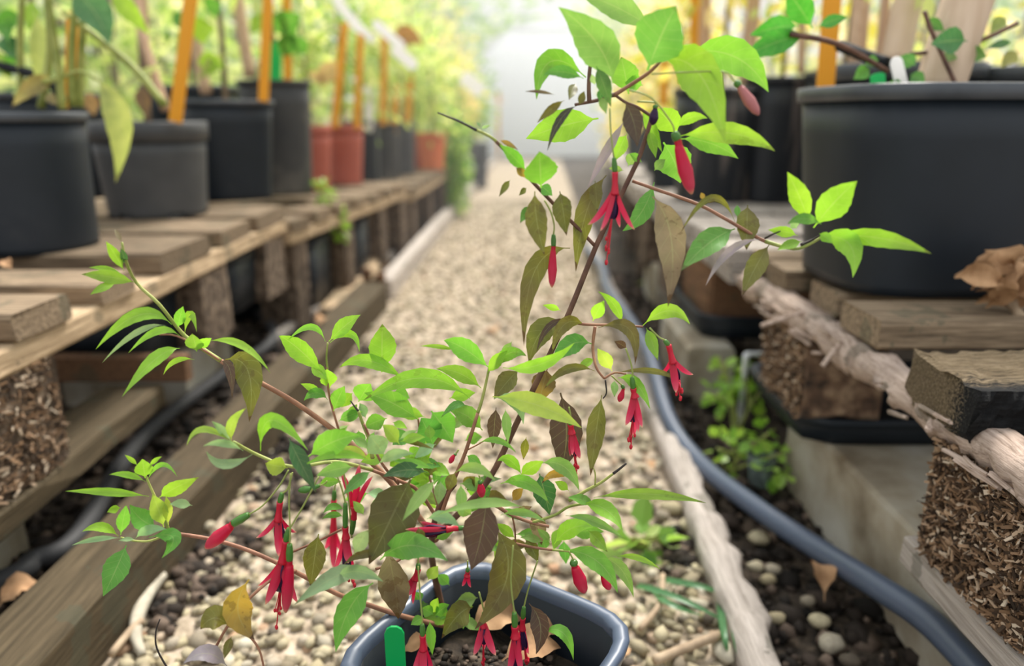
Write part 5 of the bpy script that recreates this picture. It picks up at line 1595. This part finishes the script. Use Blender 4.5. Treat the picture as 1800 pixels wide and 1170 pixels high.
single('twig', e, M['tantwig'], 'short straw coloured twig beside the pale root', 'twig', org=onz(220, 1120, 0))

# weeds
def weed(label, c, boxes, n_, size, seed, mat='weed', stems=5):
    t = thing('weed', c, label, 'weed')
    r_ = random.Random(seed)
    for k in range(stems):
        cc, hs = boxes[k % len(boxes)]
        stem(t, [V(c), (V(c) + V(cc)) / 2 + V((r_.uniform(-.02, .02), 0, .01)), V(cc) + V((r_.uniform(-1, 1) * hs[0], 0, r_.uniform(-1, 1) * hs[2]))], .0025)
    foliage(t, boxes, size, n_, mat, seed, aspect=.85, up=1.5)
    return t


weed('bright green weed under the right bench beside the white stake', onz(1290, 770, 0), [(tuple(at(1275, 660, 1.52)), (.03, .04, .05)), (tuple(at(1330, 665, 1.5)), (.045, .04, .05)), (tuple(at(1268, 700, 1.46)), (.03, .04, .02))], 70, .024, 401)
weed('low bright weed at the foot of the white stake', onz(1280, 830, 0), [(tuple(at(1282, 795, 1.27)), (.03, .03, .03)), (tuple(at(1345, 770, 1.25)), (.04, .03, .035)), (tuple(at(1365, 815, 1.2)), (.025, .03, .03))], 60, .022, 402)
weed('dark green seedling on the gravel right of the fuchsia', onz(1125, 965, 0), [(tuple(onz(1125, 955, .02)), (.028, .028, .02))], 26, .04, 403, 'bggreen', 3)
weed('small green shoots growing in front of the far right edging', onz(1120, 500, 0), [(tuple(onz(1215, 470, .08)), (.05, .06, .06))], 60, .04, 404)
t = thing('grass_tuft', onz(1200, 1060, 0), 'dark green grass blades arching over the gravel at the right', 'grass')
for a in (((1120, 1030), (1190, 1050), (1290, 1100)), ((1160, 1018), (1230, 1030), (1275, 1045)), ((1150, 1040), (1180, 1062), (1240, 1082)), ((1265, 1060), (1272, 1110), (1280, 1150)), ((1290, 1090), (1293, 1120), (1300, 1165))):
    B, Mm, T = onz(*a[0], .012), onz(*a[1], .03), onz(*a[2], .012)
    obj('blade', MB().blade(B, Mm, T, .010, V((0, -.5, 1)), serr=0, n=10, prof=lambda x: 1 - x ** 3, stalk=0), M['leaf'], t, color=FR((.08, .24, .1)))
cup = thing('plastic_cup', onz(1335, 850, 0), 'clear plastic cup lying among the weeds beneath the right bench', 'cup')
obj('cup_wall', MB().loft(onz(1335, 850, 0), [(.002, .02), (.06, .027), (.06, .0255), (.004, .0185)], 20), M['clear'], cup)
obj('cup_base', MB().loft(onz(1335, 850, 0), [(0, .001), (0, .02), (.003, .02)], 20), M['clear'], cup)
# withered plant lying on the right bench
t = thing('withered_plant', (.66, .93, .40), 'crumpled brown withered plant lying against the big square pot', 'plant')
c = at(1775, 500, .93)
for k, (a, b_) in enumerate((((1800, 560), (1730, 500)), ((1800, 520), (1745, 490)), ((1790, 560), (1760, 480)))):
    stem(t, [at(*a, .92), at((a[0] + b_[0]) / 2, (a[1] + b_[1]) / 2 - 6, .93), at(*b_, .93)], [.005, .006, .004], 'tantwig')
r_ = random.Random(6)
for k in range(26):
    q = at(r_.uniform(1715, 1805), r_.uniform(462, 525), .93 + r_.uniform(-.03, .03))
    tt = V((r_.gauss(0, 1), r_.gauss(0, .6), r_.gauss(0, 1))).normalized() * .028
    obj('leaf', MB().blade(q - tt, q + V((r_.uniform(-.01, .01), -.01, .01)), q + tt, .03, V((r_.uniform(-1, 1), -1, r_.uniform(-.5, 1))), fold=.5, wave=.5, ph=k, n=8), M['dryleaf'], t)

# haze volume added along the far half of the path, imitating lens glare
hm = bpy.data.materials.new('haze'); hm.use_nodes = True
hn = hm.node_tree; hn.nodes.clear()
ho = hn.nodes.new('ShaderNodeOutputMaterial'); hv = hn.nodes.new('ShaderNodeVolumeScatter')
hv.inputs['Color'].default_value = (1, 1, 1, 1); hv.inputs['Density'].default_value = 0.07; hv.inputs['Anisotropy'].default_value = 0.6
hn.links.new(hv.outputs[0], ho.inputs['Volume'])
hb = MB(); x0, x1, y0, y1, z0, z1 = -4.5, 5.5, 2.6, 11.9, .02, 3.0
hb.add([(x, y, z) for x in (x0, x1) for y in (y0, y1) for z in (z0, z1)], [(0, 1, 3, 2), (4, 6, 7, 5), (0, 4, 5, 1), (2, 3, 7, 6), (0, 2, 6, 4), (1, 5, 7, 3)])
props(obj('haze', hb, hm, smooth=False), kind='stuff', label='added haze imitating lens glare over the far half of the path')
